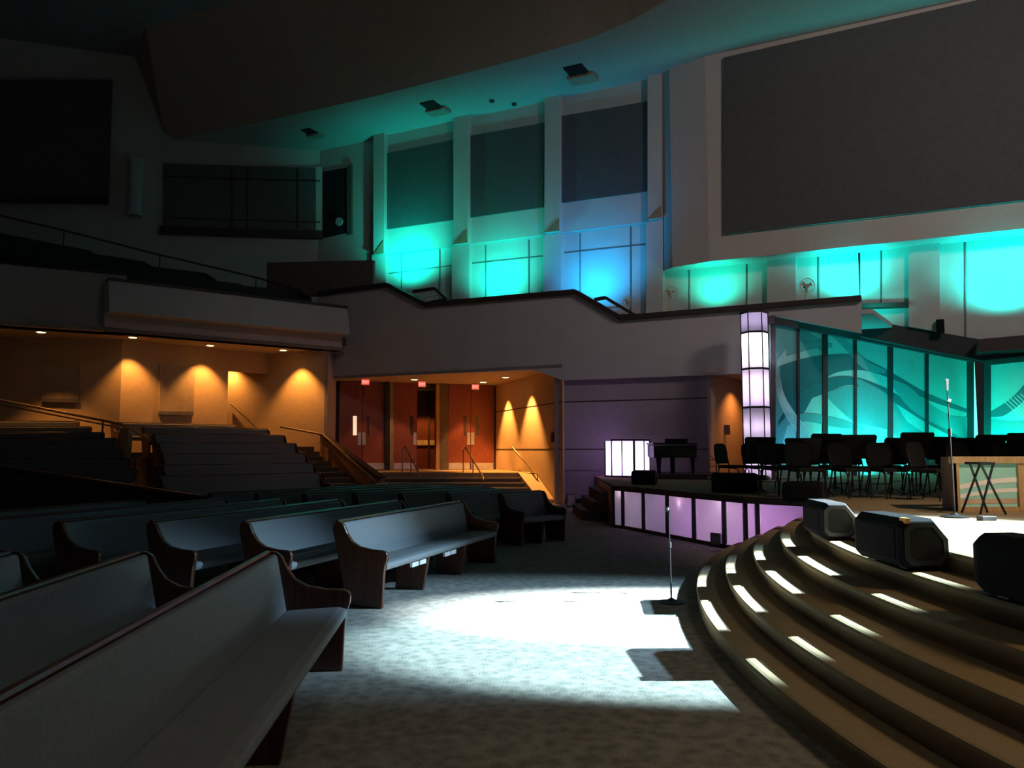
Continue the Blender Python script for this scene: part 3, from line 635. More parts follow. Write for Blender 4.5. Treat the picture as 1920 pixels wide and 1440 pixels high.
# tiers and raised pews ----------------------------------------------------
def endpoly(k=1.0):
    return [(0, 0), (-.05, .3), (-.17, .80), (-.165, .855), (-.13, .885), (-.08, .885), (-.035, .85), (.01, .76), (.07, .68), (.16, .63), (.30, .605), (.42, .60), (.47, .585), (.485, .555), (.48, .50), (.455, .43), (.445, .33), (.43, .0)]
pewmesh = {}
def pew(end, d, L, label, group, nleg=2, zf=0.0, cards=(), detail=True, near=True):
    """end: floor point at the rear foot of the near end panel; d: level direction of the bench from there"""
    d = Vector((d[0], d[1], 0)).normalized(); rz = math.atan2(d.y, d.x)
    # local x along the bench, local -y is forward (towards the stage)
    th = thing('pew', label, 'pew', (end[0], end[1], zf), rz, group)
    key = (round(L, 2), nleg)
    if key in pewmesh:
        for ch in pewmesh[key].children:
            c = ch.copy(); C.objects.link(c); c.parent = th
    else:
        pewmesh[key] = th
        ep = endpoly()
        for x0 in (0, L - .05):
            MB().hexa([(x0, -y, z) for y, z in ep], [(x0 + .05, -y, z) for y, z in ep]).build('end_panel', pewwood_m, th, local=True, bevel=.012)
        bk = [(-.125, .865), (-.075, .87), (-.06, .84), (.02, .42), (.03, .36), (-.03, .34), (-.06, .42)]
        MB().hexa([(.05, -y, z) for y, z in bk], [(L - .05, -y, z) for y, z in bk]).build('backrest', fabric_m, th, local=True, bevel=.015)
        st = [(-.03, .38), (.02, .455), (.20, .465), (.40, .475), (.46, .46), (.465, .42), (.44, .385), (.2, .365)]
        MB().hexa([(.05, -y, z) for y, z in st], [(L - .05, -y, z) for y, z in st]).build('seat', fabric_m, th, local=True, bevel=.015)
        MB().tube([(.05, .14, .875), (L - .05, .14, .875)], .022, 8).build('top_rail', pewwood_m, th, local=True)
        for i in range(nleg):
            x = L * (i + 1) / (nleg + 1)
            lp = [(.0, 0), (.03, .365), (.43, .38), (.36, 0)]
            MB().hexa([(x - .03, -y, z) for y, z in lp], [(x + .03, -y, z) for y, z in lp]).build('leg', pewwood_m, th, local=True, bevel=.006)
    for cx in cards:
        MB().box((cx, -.40, .345), (.17, .03, .05)).build('card', white_m, th, local=True)
    return th
# tier steps, right block behind the aisle
tierdir = Vector((sg23.x - sg12.x, sg23.y - sg12.y, 0)).normalized()
tops = [(440, 797), (502, 804), (532, 816), (553, 831), (572, 850), (587, 868), (598, 886)]
ordn = ['back', 'second from back', 'third from back', 'fourth from back', 'fifth from back', 'sixth from back', 'front', 'lowest']
for k, (x, y) in enumerate(tops):
    D = 26.3 - .62 * k; p = at(x, y, D); zf = max(0, p.z - .885); Lk = 3.9 + .10 * k
    fwd = Vector((tierdir.y, -tierdir.x, 0))
    e = p + Vector((0, 0, 0)) + fwd * .15 - tierdir * Lk
    pew((e.x, e.y), tierdir, round(Lk, 2), f'dark pew on the raised seating right of the aisle, {ordn[k]} row', 'raised pews right of the aisle', 2, zf)
    if zf > .05:
        a = e - fwd * .35; b = a + tierdir * Lk
        struct(MB().prism([(a.x, a.y), (b.x, b.y), (b.x + fwd.x * 1.0, b.y + fwd.y * 1.0), (a.x + fwd.x * 1.0, a.y + fwd.y * 1.0)], 0, zf - .002).build('floor_tier', dstep_m))
td1 = Vector((sg12.x - sg1a.x, sg12.y - sg1a.y, 0)).normalized()
for k, (x, y) in enumerate([(150, 790), (173, 800), (197, 811), (221, 822), (236, 840), (250, 860), (262, 880)]):
    D = 22.9 - .85 * k; p = at(x, y, D); zf = max(0, p.z - .885); Lk = 5.2
    fwd = Vector((td1.y, -td1.x, 0)); e = p + fwd * .15 - td1 * Lk
    pew((e.x, e.y), td1, Lk, f'dark pew on the raised seating at the far left, {ordn[k]} row', 'raised pews at the far left', 3, zf)
    a = e - fwd * .3; b = a + td1 * Lk
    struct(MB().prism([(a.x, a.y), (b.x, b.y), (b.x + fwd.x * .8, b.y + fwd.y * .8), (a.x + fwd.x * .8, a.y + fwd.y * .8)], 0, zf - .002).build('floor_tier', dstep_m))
a1 = at(-40, 742, 22.6); a2 = at(230, 796, 22.0); a3 = at(282, 826, 20.6)
ah = rail('aisle_handrail', 'long double handrail slanting down before the tan wall at far left', [a1, a2, a3], .035, rail_m, [(at(193, 790, 22.1), at(193, 825, 22.1).z)])
MB().tube([a1 - Vector((0, 0, .14)), a2 - Vector((0, 0, .10))], .02).build('lower_rail', rail_m, ah)
w0 = at(237, 795, 22.3); o = MB().box((w0.x, w0.y, w0.z - .5), (.24, .24, 1.0)).build('newel_post', M('newel_tan', (.36, .27, .17), .7), bevel=.01); tag(o, 'square tan newel post at the aisle beside the raised pews', 'post')
a = on(430, 757, S3) + Vector((.1, -.15, 0)); b = on(488, 805, S3) + Vector((0, -.2, 0))
rail('wall_handrail', 'short handrail sloping down from the opening in the tan wall', [a, b, b + Vector((.12, 0, .02))], .03, rail_m)
# divider with wooden cap
q0 = at(-60, 866, 11.3); q1 = at(372, 931, 12.7)
struct(MB().slab([Vector((q0.x, q0.y, 0)), Vector((q1.x, q1.y, 0)), q1, q0], (-.05, .12, 0)).build('wall_divider', M('divider_brown', (.05, .03, .022), .6)), 'low brown divider behind the flat pews')
struct(MB().beam(q0, q1, .2, .05).build('trim_divider_cap', pewwood_m))

# flat floor pews -----------------------------------------------------------
o9 = ['front', 'second', 'third', 'fourth', 'fifth', 'sixth', 'seventh']
d1 = Vector((-.066, .998, 0))
for j in range(4):
    L = 9.0; far = Vector((-1.70 - .97 * j, 6.15 + .0 * j, 0)); e = far - d1 * L
    pew((e.x, e.y), d1, L, f'long grey upholstered pew nearest the camera, {o9[j]} row of the lower left block', 'pews in the near block', 4, 0, cards=(5.55, 5.76) if j == 0 else ())
d2 = Vector((.31, .95, 0))
for j in range(6):
    L = 3.6 + .18 * j
    pew((-1.76 - 1.0 * j, 8.6), d2, round(L, 2), f'grey pew with dark carved end panel, {o9[j]} row of the middle block', 'pews in the middle block', 2, 0, cards=(.85, 1.06, 1.8, 2.0) if j == 0 else ())
for j, L in enumerate([1.15, 1.7, 2.6, 3.6, 4.2, 4.8, 5.2]):
    dd = Vector((.70, .71, 0)) if j == 0 else Vector((.62, .78, 0))
    px = [937, 840, 750, 663, 569, 479, 390][j]; p = at(px, 927, 14.2)
    pew((p.x + .07, 14.2), dd, L, ('short grey two-seat pew alone' if j == 0 else 'dim grey pew') + f' in the {o9[j]} row of the far block', 'pews in the far block', 1 if j == 0 else 2, 0)

# ------------------------------------------------------------------ column, mural, drum
cx, cy = at(1419, 800, 20.45).x, 20.45
ztop = at(1419, 586, 20.2).z
th = thing('glowing_column', 'tall white glowing column with dark rings at the left of the mural', 'light column', (cx, cy, ST))
n = 6; r = .33; va = math.atan2(-cy, -cx) + .06; R8 = [(cx + r * math.cos(va + math.pi * 2 * (k + .5) / n), cy + r * math.sin(va + math.pi * 2 * (k + .5) / n)) for k in range(n)]
fw = frosted('column_acrylic', (.95, .88, .97), .85)
mb = MB(); mb.add([(x, y, ST + .03) for x, y in R8] + [(x, y, ztop) for x, y in R8], [(i, (i + 1) % n, n + (i + 1) % n, n + i) for i in range(n)]).build('diffuser', fw, th)
for x, y in R8: MB().box((x + (x - cx) * .02, y + (y - cy) * .02, (ST + ztop) / 2), (.022, .022, ztop - ST), 0).build('mullion', black_m, th)
for yy in (621, 690, 763, 835):
    z = at(1419, yy, 20.13).z
    RR = [(cx + (x - cx) * 1.06, cy + (y - cy) * 1.06) for x, y in R8]
    MB().prism(RR, z - .025, z + .025).build('ring', black_m, th)
MB().prism([(cx + (x - cx) * 1.1, cy + (y - cy) * 1.1) for x, y in R8], ztop, ztop + .06).build('top_cap', cap_m, th)
for (yy, pw, col) in [(600, 5, (.75, .65, 1)), (640, 24, (1, .93, 1)), (668, 14, (1, .9, 1)), (715, 10, (1, .8, 1)), (745, 8, (.9, .75, 1)), (800, 8, (.9, .75, 1)), (870, 8, (.9, .7, 1)), (893, 3, (.9, .7, 1))]:
    light('column_lamp', 'POINT', (cx, cy, at(1419, yy, 20.4).z), pw * 0.6, col, radius=.06)

MA = Vector((at(1444, 800, 20.6).x, 20.6, 0)); MBB = Vector((at(1822, 800, 29.6).x, 29.6, 0))
MP = plane2(MA, MBB)
zmt = at(1450, 600, 20.7).z
mu = thing('mural_screen', 'long framed mural of teal waves in glass panels behind the stage chairs', 'mural', (MA.x, MA.y, ST))
teal_m = M('mural_light', (.55, .78, .76), .45, var=.05, scale=2)
pwall('panel', MP, [(1444, 905), (1819, 905), (1819, 668), (1444, 596)], .05, teal_m, parent=mu)
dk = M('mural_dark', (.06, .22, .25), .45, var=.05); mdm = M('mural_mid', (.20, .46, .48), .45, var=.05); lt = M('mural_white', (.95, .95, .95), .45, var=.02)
def catmull(P, n=8):
    out = []
    for i in range(len(P) - 1):
        p0 = P[max(i - 1, 0)]; p1 = P[i]; p2 = P[i + 1]; p3 = P[min(i + 2, len(P) - 1)]
        for k in range(n):
            t = k / n
            out.append(tuple(.5 * (2 * p1[j] + (p2[j] - p0[j]) * t + (2 * p0[j] - 5 * p1[j] + 4 * p2[j] - p3[j]) * t * t + (3 * p1[j] - p0[j] - 3 * p2[j] + p3[j]) * t ** 3) for j in range(len(p1))))
    out.append(P[-1]); return out
def ribbon(P, mat, lay, pl=MP, par=None, name='wave_band', lim=None):
    """P: (x, y_upper, y_lower) along the wave, drawn on the panel face"""
    Q = catmull(P); mb = MB(); nn = away(pl, -.004 * lay); v = []; f = []
    for x, a, b in Q: v += [on(x, a, pl) + nn, on(x, b, pl) + nn]
    for i in range(len(Q) - 1): f.append((2 * i, 2 * i + 1, 2 * i + 3, 2 * i + 2))
    v2 = [p + away(pl, .003) for p in v]; m0 = len(v)
    f += [tuple(m0 + k for k in reversed(g)) for g in f]
    return mb.add(v + v2, f).build(name, mat, par or mu)
ribbon([(1447, 692, 740), (1492, 676, 790), (1545, 666, 712), (1600, 666, 694), (1660, 692, 706), (1735, 735, 748), (1816, 768, 775)], dk, 1)
ribbon([(1447, 606, 690), (1492, 612, 640), (1545, 640, 660)], mdm, 1)
ribbon([(1475, 640, 668), (1520, 640, 655), (1560, 645, 652)], mdm, 2)
ribbon([(1458, 790, 800), (1492, 742, 762), (1545, 711, 738), (1600, 707, 722), (1664, 730, 748), (1735, 775, 792), (1790, 806, 822), (1816, 818, 836)], dk, 2)
ribbon([(1447, 600, 900), (1452, 620, 880), (1462, 740, 850), (1475, 775, 800)], mdm, 2)
ribbon([(1545, 612, 616), (1580, 632, 650), (1620, 672, 692), (1660, 694, 700)], mdm, 2)
ribbon([(1545, 736, 740), (1600, 724, 790), (1640, 738, 800), (1700, 790, 812), (1733, 812, 818)], mdm, 2)
ribbon([(1600, 706, 709), (1664, 740, 800), (1700, 790, 832), (1735, 828, 858)], mdm, 3)
ribbon([(1664, 708, 712), (1700, 722, 760), (1735, 752, 786), (1780, 778, 808), (1816, 782, 830)], mdm, 3)
ribbon([(1470, 782, 800), (1510, 775, 790), (1560, 782, 800), (1620, 800, 806)], mdm, 3)
for k in range(5):
    x = k * 5
    ribbon([(1452 + x * .3, 660, 663), (1456 + x * .5, 730, 738), (1474 + x * .9, 778, 783), (1500 + x * 1.2, 815, 818), (1530 + x * 1.6, 850, 852)], lt, 4 + k * .2, name='white_line')
# frame
fm = M('mural_frame', (.07, .05, .055), .6)
def fpost(x, w, name='post', y0=905, yt=None, par=mu, pl=MP):
    yt = yt if yt else 596 + (x - 1444) * (668 - 596) / 375
    MB().beam(on(x, y0, pl) + away(pl, -.04), on(x, yt, pl) + away(pl, -.04), w, .1).build(name, fm, par)
for x, w in [(1447, .10), (1494, .06), (1544, .14), (1601, .07), (1666, .17), (1735, .10), (1815, .30)]: fpost(x, w)
MB().beam(on(1443, 600, MP) + away(MP, -.05), on(1821, 674, MP) + away(MP, -.05), .18, .22).build('top_rail', fm, mu)
MB().beam(on(1443, 594, MP) + away(MP, -.02), on(1838, 666, MP) + away(MP, -.02), .34, .05).build('top_ledge', M('ledge_pale', (.35, .36, .36), .6), mu)
# second mural
M2A = Vector((at(1840, 800, 30.2).x, 30.2, 0)); MP2 = plane2(M2A, M2A + Vector((8, -4.0, 0)))
m2 = thing('mural_screen', 'right hand section of the teal wave mural, past the lit corner strip', 'mural', (M2A.x, M2A.y, ST))
pwall('panel', MP2, [(1845, 905), (1990, 905), (1990, 668), (1845, 682)], .05, teal_m, parent=m2)
ribbon([(1853, 774, 782), (1880, 758, 780), (1905, 738, 764), (1935, 705, 740), (1980, 670, 710)], dk, 1, MP2, m2)
ribbon([(1853, 782, 800), (1880, 788, 825), (1920, 788, 845), (1980, 780, 860)], mdm, 1, MP2, m2)
for k in range(6): ribbon([(1883 + k * 6, 752 - k * 3, 754 - k * 3), (1935 + k * 6, 800 - k * 3, 802 - k * 3)], lt, 3, MP2, m2, 'white_line')
for x, w in [(1850, .26), (1986, .2)]:
    MB().beam(on(x, 905, MP2) + away(MP2, -.04), on(x, 682 - (x - 1845) * .1, MP2) + away(MP2, -.04), w, .1).build('post', fm, m2)
MB().beam(on(1845, 681, MP2) + away(MP2, -.05), on(1990, 666, MP2) + away(MP2, -.05), .2, .2).build('top_rail', fm, m2)
c0 = at(1828.5, 820, 30.0)
o = MB().box((c0.x, c0.y, ST + 2.1), (.15, .1, 4.15)).build('corner_light_strip', M('strip_glow', (.5, .9, .8), .5, emit=((.28, 1.0, .80), .85)))
tag(o, 'thin upright glowing teal strip in the corner between the two murals', 'light strip')
TEAL = (0.0, 0.85, 0.72)
for (x, yt, pw, D, col, sz) in [(1480, 790, 22, .9, (.05, .62, .95), 120), (1560, 800, 80, 1.1, TEAL, 130), (1625, 800, 150, 1.2, (0, .9, .85), 130), (1700, 800, 130, 1.3, TEAL, 130), (1780, 760, 150, 1.6, (0, .85, .62), 130)]:
    w = on(x, 880, MP); L = Vector((w.x, w.y, ST + .25)) + away(MP, -D); t = on(x, yt, MP)
    light('mural_uplight', 'SPOT', L, pw * 2.6, col, t, sz, .9, .06)
w = on(1900, 880, MP2); light('mural_uplight', 'SPOT', Vector((w.x, w.y, ST + .3)) + away(MP2, -1.6), 520, (0, .9, .66), on(1900, 760, MP2), 130, .9, .06)
# violet cast from the column onto the first mural panel comes from an added fill spot beside it
light('column_side_fill', 'SPOT', (cx + .5, cy - .45, 4.1), 10, (.6, .7, 1), on(1456, 660, MP), 90, .8, .04)

# glowing counter
dc = at(1176, 860, 22.6); hd = 1.0
th = thing('light_counter', 'round counter glowing bright violet white on the platform', 'counter', (dc.x, dc.y, ST))
r = .63; n = 12; R12 = [(dc.x + r * math.cos(2 * math.pi * (k + .3) / n), dc.y + r * math.sin(2 * math.pi * (k + .3) / n)) for k in range(n)]
MB().add([(x, y, ST + .04) for x, y in R12] + [(x, y, ST + hd) for x, y in R12], [(i, (i + 1) % n, n + (i + 1) % n, n + i) for i in range(n)]).build('diffuser', frosted('counter_acrylic', (.95, .9, 1), .9), th)
for k, (x, y) in enumerate(R12): MB().box((x, y, ST + hd / 2), (.03 if k % 3 else .06, .03, hd)).build('mullion', black_m, th)
MB().prism([(dc.x + (x - dc.x) * 1.04, dc.y + (y - dc.y) * 1.04) for x, y in R12], ST + hd, ST + hd + .05).build('top', black_m, th)
MB().prism([(dc.x + (x - dc.x) * 1.03, dc.y + (y - dc.y) * 1.03) for x, y in R12], ST, ST + .05).build('base', black_m, th)
light('counter_lamp', 'POINT', (dc.x, dc.y, ST + .55), 60, (.80, .60, 1.0), radius=.1)
light('counter_lamp', 'POINT', (dc.x - .2, dc.y - .2, ST + .2), 18, (.6, .3, 1.0), radius=.08)
light('counter_spill', 'POINT', (dc.x - .9, dc.y + .0, ST + .9), 12, (.55, .3, 1.0), radius=.2)
# piano
px0 = Vector((4.35, 21.5, ST + .13))
pn = thing('grand_piano', 'black grand piano behind the glowing counter', 'piano', px0)
outl = [(-.72, -.62), (.5, -.72), (.56, -.2), (.50, .2), (.30, .45), (.1, .75), (-.3, .95), (-.6, .85), (-.72, .5)]
outl = [(px0.x + a * .9, px0.y + b * .9) for a, b in outl]
glossb = M('piano_black', (.008, .008, .01), .15)
MB().prism(outl, px0.z + .42, px0.z + .76).build('case', glossb, pn, bevel=.02)
MB().prism([(px0.x + (a - px0.x) * 1.03, px0.y + (b - px0.y) * 1.03) for a, b in outl], px0.z + .77, px0.z + .81).build('lid', glossb, pn)
for a, b in ((-.5, -.4), (.38, -.5), (-.3, .6)):
    MB().tube([(px0.x + a, px0.y + b, px0.z), (px0.x + a, px0.y + b, px0.z + .08), (px0.x + a, px0.y + b, px0.z + .42)], [.03, .04, .07], 8).build('leg', glossb, pn)
MB().box((px0.x, px0.y - .25, px0.z + .86), (.6, .03, .12)).build('music_desk', glossb, pn)
MB().box((px0.x - .1, px0.y - .2, px0.z + .2), (.12, .08, .44)).build('pedal_lyre', glossb, pn)

# recess with warm light right of the side wall
ra = Vector((on(1326, 800, PL).x, on(1326, 800, PL).y, 0)); rb = Vector((at(1392, 800, 24.6).x, 24.6, 0))
vwall('wall_recess', ra, rb, ST, 4.2, tan_m, .1, 'warm lit wall in the recess beside the column')
struct(MB().prism([(ra.x - .1, ra.y - .4), (ra.x + 1.5, ra.y - .55), (rb.x + 1.0, rb.y), (rb.x, rb.y + .2)], 3.78, 3.9).build('ceiling_recess', M('soffit_paint', (.45, .36, .28), .85)))
struct(MB().bb(rb.x - .02, rb.x + 1.8, rb.y, rb.y + .1, ST, 3.8).build('wall_recess_end', cap_m))
lp = on(1372, 800, plane2(ra, rb)) + Vector((.42, -.35, 0))
light('recess_lamp', 'SPOT', (lp.x, lp.y, 3.65), 130, (1, .36, .09), (lp.x - .3, lp.y + .25, 1.0), 110, 1.0, .05)
q = on(1361, 806, plane2(ra, rb)); 
th = thing('wall_plate', 'small two-gang switch plate on the warm lit recess wall', 'switch plate', q)
for k in (-.07, .07): MB().box((q.x + k * .7 + .02, q.y - .06 + k * .6, q.z), (.09, .04, .28)).build('switch', M('plate_brown', (.2, .1, .05), .5), th)
# hand drum stand beside recess
q = at(1340, 880, 19.6)
th = thing('folding_trolley', 'thin bent metal trolley frame left of the lone stage chair', 'trolley', (q.x, q.y, ST))
for dx in (-.09, .09): MB().tube([(q.x + dx - .05, q.y, ST), (q.x + dx - .05, q.y, ST + .55), (q.x + dx, q.y, ST + .62), (q.x + dx + .1, q.y - .05, ST + .5)], .018, 6).build('frame', rail_m, th)
MB().bb(q.x - .16, q.x + .1, q.y - .12, q.y + .12, ST + .05, ST + .1).build('tray', rail_m, th)
for zz in (.2, .35, .5): MB().bb(q.x - .14, q.x + .06, q.y - .01, q.y + .01, ST + zz, ST + zz + .02).build('crossbar', rail_m, th)

# ------------------------------------------------------------------ teal wall washes
for (x, y, pw, col, dist, sz, dz) in [(775, 470, 1300, (0, .95, .70), 1.2, 150, .9), (942, 500, 1000, (0, .87, .66), 1.25, 150, .9), (1120, 505, 1100, (0, .36, .85), 1.3, 150, .9),
                              (1345, 530, 420, (0, .9, .62), .85, 140, .6), (1592, 505, 900, (0, .95, .82), .9, 150, .6), (1880, 515, 1300, (.0, .95, .84), 1.0, 150, .7)]:
    w = on(x, y, WT); L = w + away(WT, -dist); L.z = w.z - dz
    light('wall_uplight', 'SPOT', L, pw * .45, col, w + Vector((0, 0, .45 if x > 1200 else .25)), sz if x > 1200 else 145, 1.0, .08)
light('wall_uplight', 'SPOT', on(1640, 592, WT) + away(WT, -1.0), 60, TEAL, on(1645, 560, WT), 120, 1.0, .08)
# white inner bowl glow seen on the far right wash
# stair cut-outs behind the parapet
for (q, t) in [([(775, 547), (815, 541), (838, 561), (800, 569)], 'left'), ([(1115, 562), (1135, 558), (1192, 592), (1165, 592)], 'right')]:
    th = thing('stair_hatch', f'dark edged slanting stair opening behind the stepped parapet, {t} one', 'stair railing', on(q[0][0], q[0][1], (PC[0] + .6, PC[1])), group='stair openings behind the parapet')
    PQ = (PC[0] + .6, PC[1]); P = [on(x, y, PQ) for x, y in q]
    m_ = MB()
    for a, b in zip(P[:-1], P[1:]): m_.beam(a, b, .12, .09)
    m_.build('frame', cap_m, th)
    cc = sum(P, Vector()) / 4
    MB().beam(P[0].lerp(P[3], .5), P[1].lerp(P[2], .5), .08, .05).build('rail', M('teal_rail', (.5, .6, .6), .5), th)
# pedestal fans on the balcony
for (x, y, r, D, t) in [(1178, 565, .17, 24.6, 'leftmost, in front of the blue bay'), (1257, 549, .19, 23.7, 'middle one, at the end of the bulkhead'), (1513, 536, .21, 22.7, 'rightmost, before the bright teal panel')]:
    p = at(x, y, D); th = thing('pedestal_fan', 'round pedestal fan standing on the side balcony, ' + t, 'fan', (p.x, p.y, 5.28), group='fans on the side balcony')
    for k, rr in enumerate((r, r * .66, r * .33)):
        MB().tube([p + Vector((rr * math.cos(a / 12 * math.pi), -.04 + .03 * k * 0, rr * math.sin(a / 12 * math.pi))) for a in range(25)], .012 if k == 0 else .005, 6).build('cage_ring', M('fan_pale', (.6, .55, .45), .5), th)
    sp = MB()
    for a in range(8): sp.tube([p + Vector((0, -.04, 0)), p + Vector((r * math.cos(a * math.pi / 4), -.04, r * math.sin(a * math.pi / 4)))], .004, 4)
    sp.build('cage_spokes', M('fan_pale', (.6, .55, .45), .5), th)
    bl = MB()
    for a in range(3):
        t0 = a * 2.094; bl.slab([p, p + Vector((r * .8 * math.cos(t0), 0, r * .8 * math.sin(t0))), p + Vector((r * .8 * math.cos(t0 + .8), .03, r * .8 * math.sin(t0 + .8)))], (0, .008, 0))
    bl.build('blade', M('fan_blade', (.35, .33, .3), .5), th)
    MB().tube([p + Vector((0, -.02, 0)), p + Vector((0, .14, 0))], .06, 12).build('motor', M('fan_blade', (.35, .33, .3), .5), th)
    MB().tube([Vector((p.x, p.y + .1, 5.275)), Vector((p.x, p.y + .1, p.z))], .018, 8).build('pole', M('fan_pale', (.6, .55, .45), .5), th)
q = on(1763, 612, (WT[0] - .4, WT[1])); o = MB().box((q.x, q.y, q.z), (.2, .2, .38), -.46).build('wall_speaker', blackp_m, bevel=.02); tag(o, 'small dark box speaker on the teal pier above the murals', 'speaker')

# ------------------------------------------------------------------ stage chairs and music stands
def make_chair(label):
    t = thing('stage_chair', label, 'chair', (0, 0, ST), 0, 'black chairs across the stage')
    bkp = [(-.20, .50), (.20, .50), (.225, .70), (.20, .84), (.12, .875), (-.12, .875), (-.20, .84), (-.225, .70)]
    MB().hexa([(x, .20 + .12 * (z - .5), z) for x, z in bkp], [(x, .235 + .12 * (z - .5), z) for x, z in bkp]).build('backrest', chairf_m, t, local=True, bevel=.01)
    MB().hexa([(-.22, -.22, .42), (.22, -.22, .42), (.20, .2, .42), (-.20, .2, .42)], [(-.22, -.22, .475), (.22, -.22, .475), (.20, .2, .475), (-.20, .2, .475)]).build('seat', chairf_m, t, local=True, bevel=.015)
    for sx in (-1, 1):
        MB().tube([(sx * .2, -.24, .003), (sx * .2, -.22, .38), (sx * .2, -.17, .42), (sx * .2, .1, .43)], .012, 6).build('leg', black_m, t, local=True)
        MB().tube([(sx * .2, .27, .003), (sx * .19, .17, .42), (sx * .19, .235, .72)], .012, 6).build('leg', black_m, t, local=True)
    MB().tube([(-.2, .20, .22), (.2, .20, .22)], .008, 6).build('stretcher', black_m, t, local=True)
    return t
chs = [(1372, 15.0, .45), (1424, 14.6, .1), (1458, 13.5, .0), (1484, 14.9, .3), (1508, 12.6, -.2), (1538, 13.7, .2), (1562, 14.9, .0), (1590, 12.7, -.1), (1620, 13.8, .2), (1662, 12.6, -.2), (1655, 14.9, .3), (1700, 13.7, .1), (1722, 14.9, -.1), (1742, 12.1, .2), (1788, 14.2, .0), (1815, 12.4, -.1), (1862, 13.5, .2), (1905, 12.3, .1)]
cw_ = ['closest to the platform, alone before the warm recess', 'directly before the glowing column', 'just right of the glowing column', 'fourth from the column end', 'fifth from the column end', 'sixth from the column end', 'seventh, below the bright cyan of the mural', 'eighth from the column end', 'left edge of the gap in the row', 'right edge of the gap in the row', 'back one seen through the gap', 'eighth from the right end', 'seventh from the right end', 'beside the left post of the wooden desk', 'behind the left part of the wooden desk', 'behind the folding stand, past the desk', 'behind the middle of the wooden desk', 'farthest right, cut by the frame']
ch0 = None
for (x, D, a), t in zip(chs, cw_):
    q = at(x, 800, D); lab = 'black padded stage chair, ' + t
    if ch0 is None: ch0 = make_chair(lab); ch0.location = (q.x, q.y, ST); ch0.rotation_euler = (0, 0, a + .35)
    else: copy_thing(ch0, (q.x, q.y, ST), a + .35, lab)
def make_mstand(label):
    t = thing('music_stand', label, 'music stand', (0, 0, ST), 0, 'music stands among the stage chairs')
    dp = [(-.23, .0), (.23, .0), (.29, .37), (.26, .40), (-.26, .40), (-.29, .37)]
    MB().hexa([(x, .08 - .3 * z, .60 + z * .95) for x, z in dp], [(x, .095 - .3 * z, .60 + z * .95) for x, z in dp]).build('desk', black_m, t, local=True)
    MB().box((0, .05, .60), (.46, .07, .015)).build('lip', black_m, t, local=True)
    MB().tube([(0, .06, .06), (0, .06, .74)], .013, 8).build('pole', black_m, t, local=True)
    for k in range(3):
        a = k * 2.094 + .5; MB().tube([(0, .06, .12), (.24 * math.cos(a), .06 + .24 * math.sin(a), .008)], .009, 6).build('foot', black_m, t, local=True)
    return t
ms = [(1424, 13.9, .2), (1505, 13.1, -.3), (1548, 13.2, .25), (1566, 14.3, .0), (1608, 13.3, -.35), (1674, 13.6, .6), (1718, 12.95, .1), (1764, 13.6, .3), (1816, 12.9, -.1), (1856, 12.8, .2), (1918, 12.9, 0)]
mt = ['before the glowing column', 'second from the column', 'highest one left of the gap', 'overlapping the middle left chairs', 'wide tilted desk at the left edge of the gap', 'tilted desk right of the gap', 'tallest one right of the gap', 'just left of the microphone stand', 'right of the microphone stand behind the wooden desk', 'behind the folding stand', 'at the right edge of the frame']
m0 = None
for (x, D, a), t in zip(ms, mt):
    q = at(x, 800, D); lab = 'black music stand, ' + t
    if m0 is None: m0 = make_mstand(lab); m0.location = (q.x, q.y, ST); m0.rotation_euler = (0, 0, a)
    else: copy_thing(m0, (q.x, q.y, ST), a, lab).scale = (1, 1, [1, .97, 1.045, 1.0, 1.03, .98, 1.06, 1.0, .97, 1.02, 1.05][mt.index(t)])
    
# wooden glass-fronted desk
dx0 = at(1794, 900, 9.95).x; dy0 = 9.95; zt = at(1794, 856, 9.95).z; W_ = 2.1; Dp = .62
dk_ = thing('glass_front_desk', 'light wooden desk with glass front panels at the right of the stage', 'desk', (dx0 + W_ / 2, dy0 + .3, ST))
for x in (dx0, dx0 + .80, dx0 + 1.55): MB().bb(x - .035, x + .035, dy0, dy0 + .06, ST, zt - .07).build('post', desk_m, dk_, bevel=.004)
MB().bb(dx0 - .045, dx0 + W_, dy0 - .02, dy0 + .09, zt - .085, zt).build('top_rail', desk_m, dk_, bevel=.005)
MB().bb(dx0 - .035, dx0 + W_, dy0 + .005, dy0 + .06, ST, ST + .06).build('bottom_rail', desk_m, dk_)
MB().hexa([(dx0 - .04, dy0, ST), (dx0 - .0, dy0, ST), (dx0 + .20, dy0 + Dp, ST), (dx0 + .14, dy0 + Dp, ST)], [(dx0 - .04, dy0, zt - .01), (dx0 - .0, dy0, zt - .01), (dx0 + .20, dy0 + Dp, zt - .01), (dx0 + .14, dy0 + Dp, zt - .01)]).build('side_panel', wood('desk_side_wood', (.20, .12, .085), (.27, .16, .11), .5), dk_)
MB().bb(dx0 + .25, dx0 + W_, dy0 + .3, dy0 + Dp, zt - .04, zt - .015).build('work_top', desk_m, dk_)
gp = M('desk_glass', (.38, .78, .74), .25, var=.05)  # tint also holds the bright teal that the glass reflects
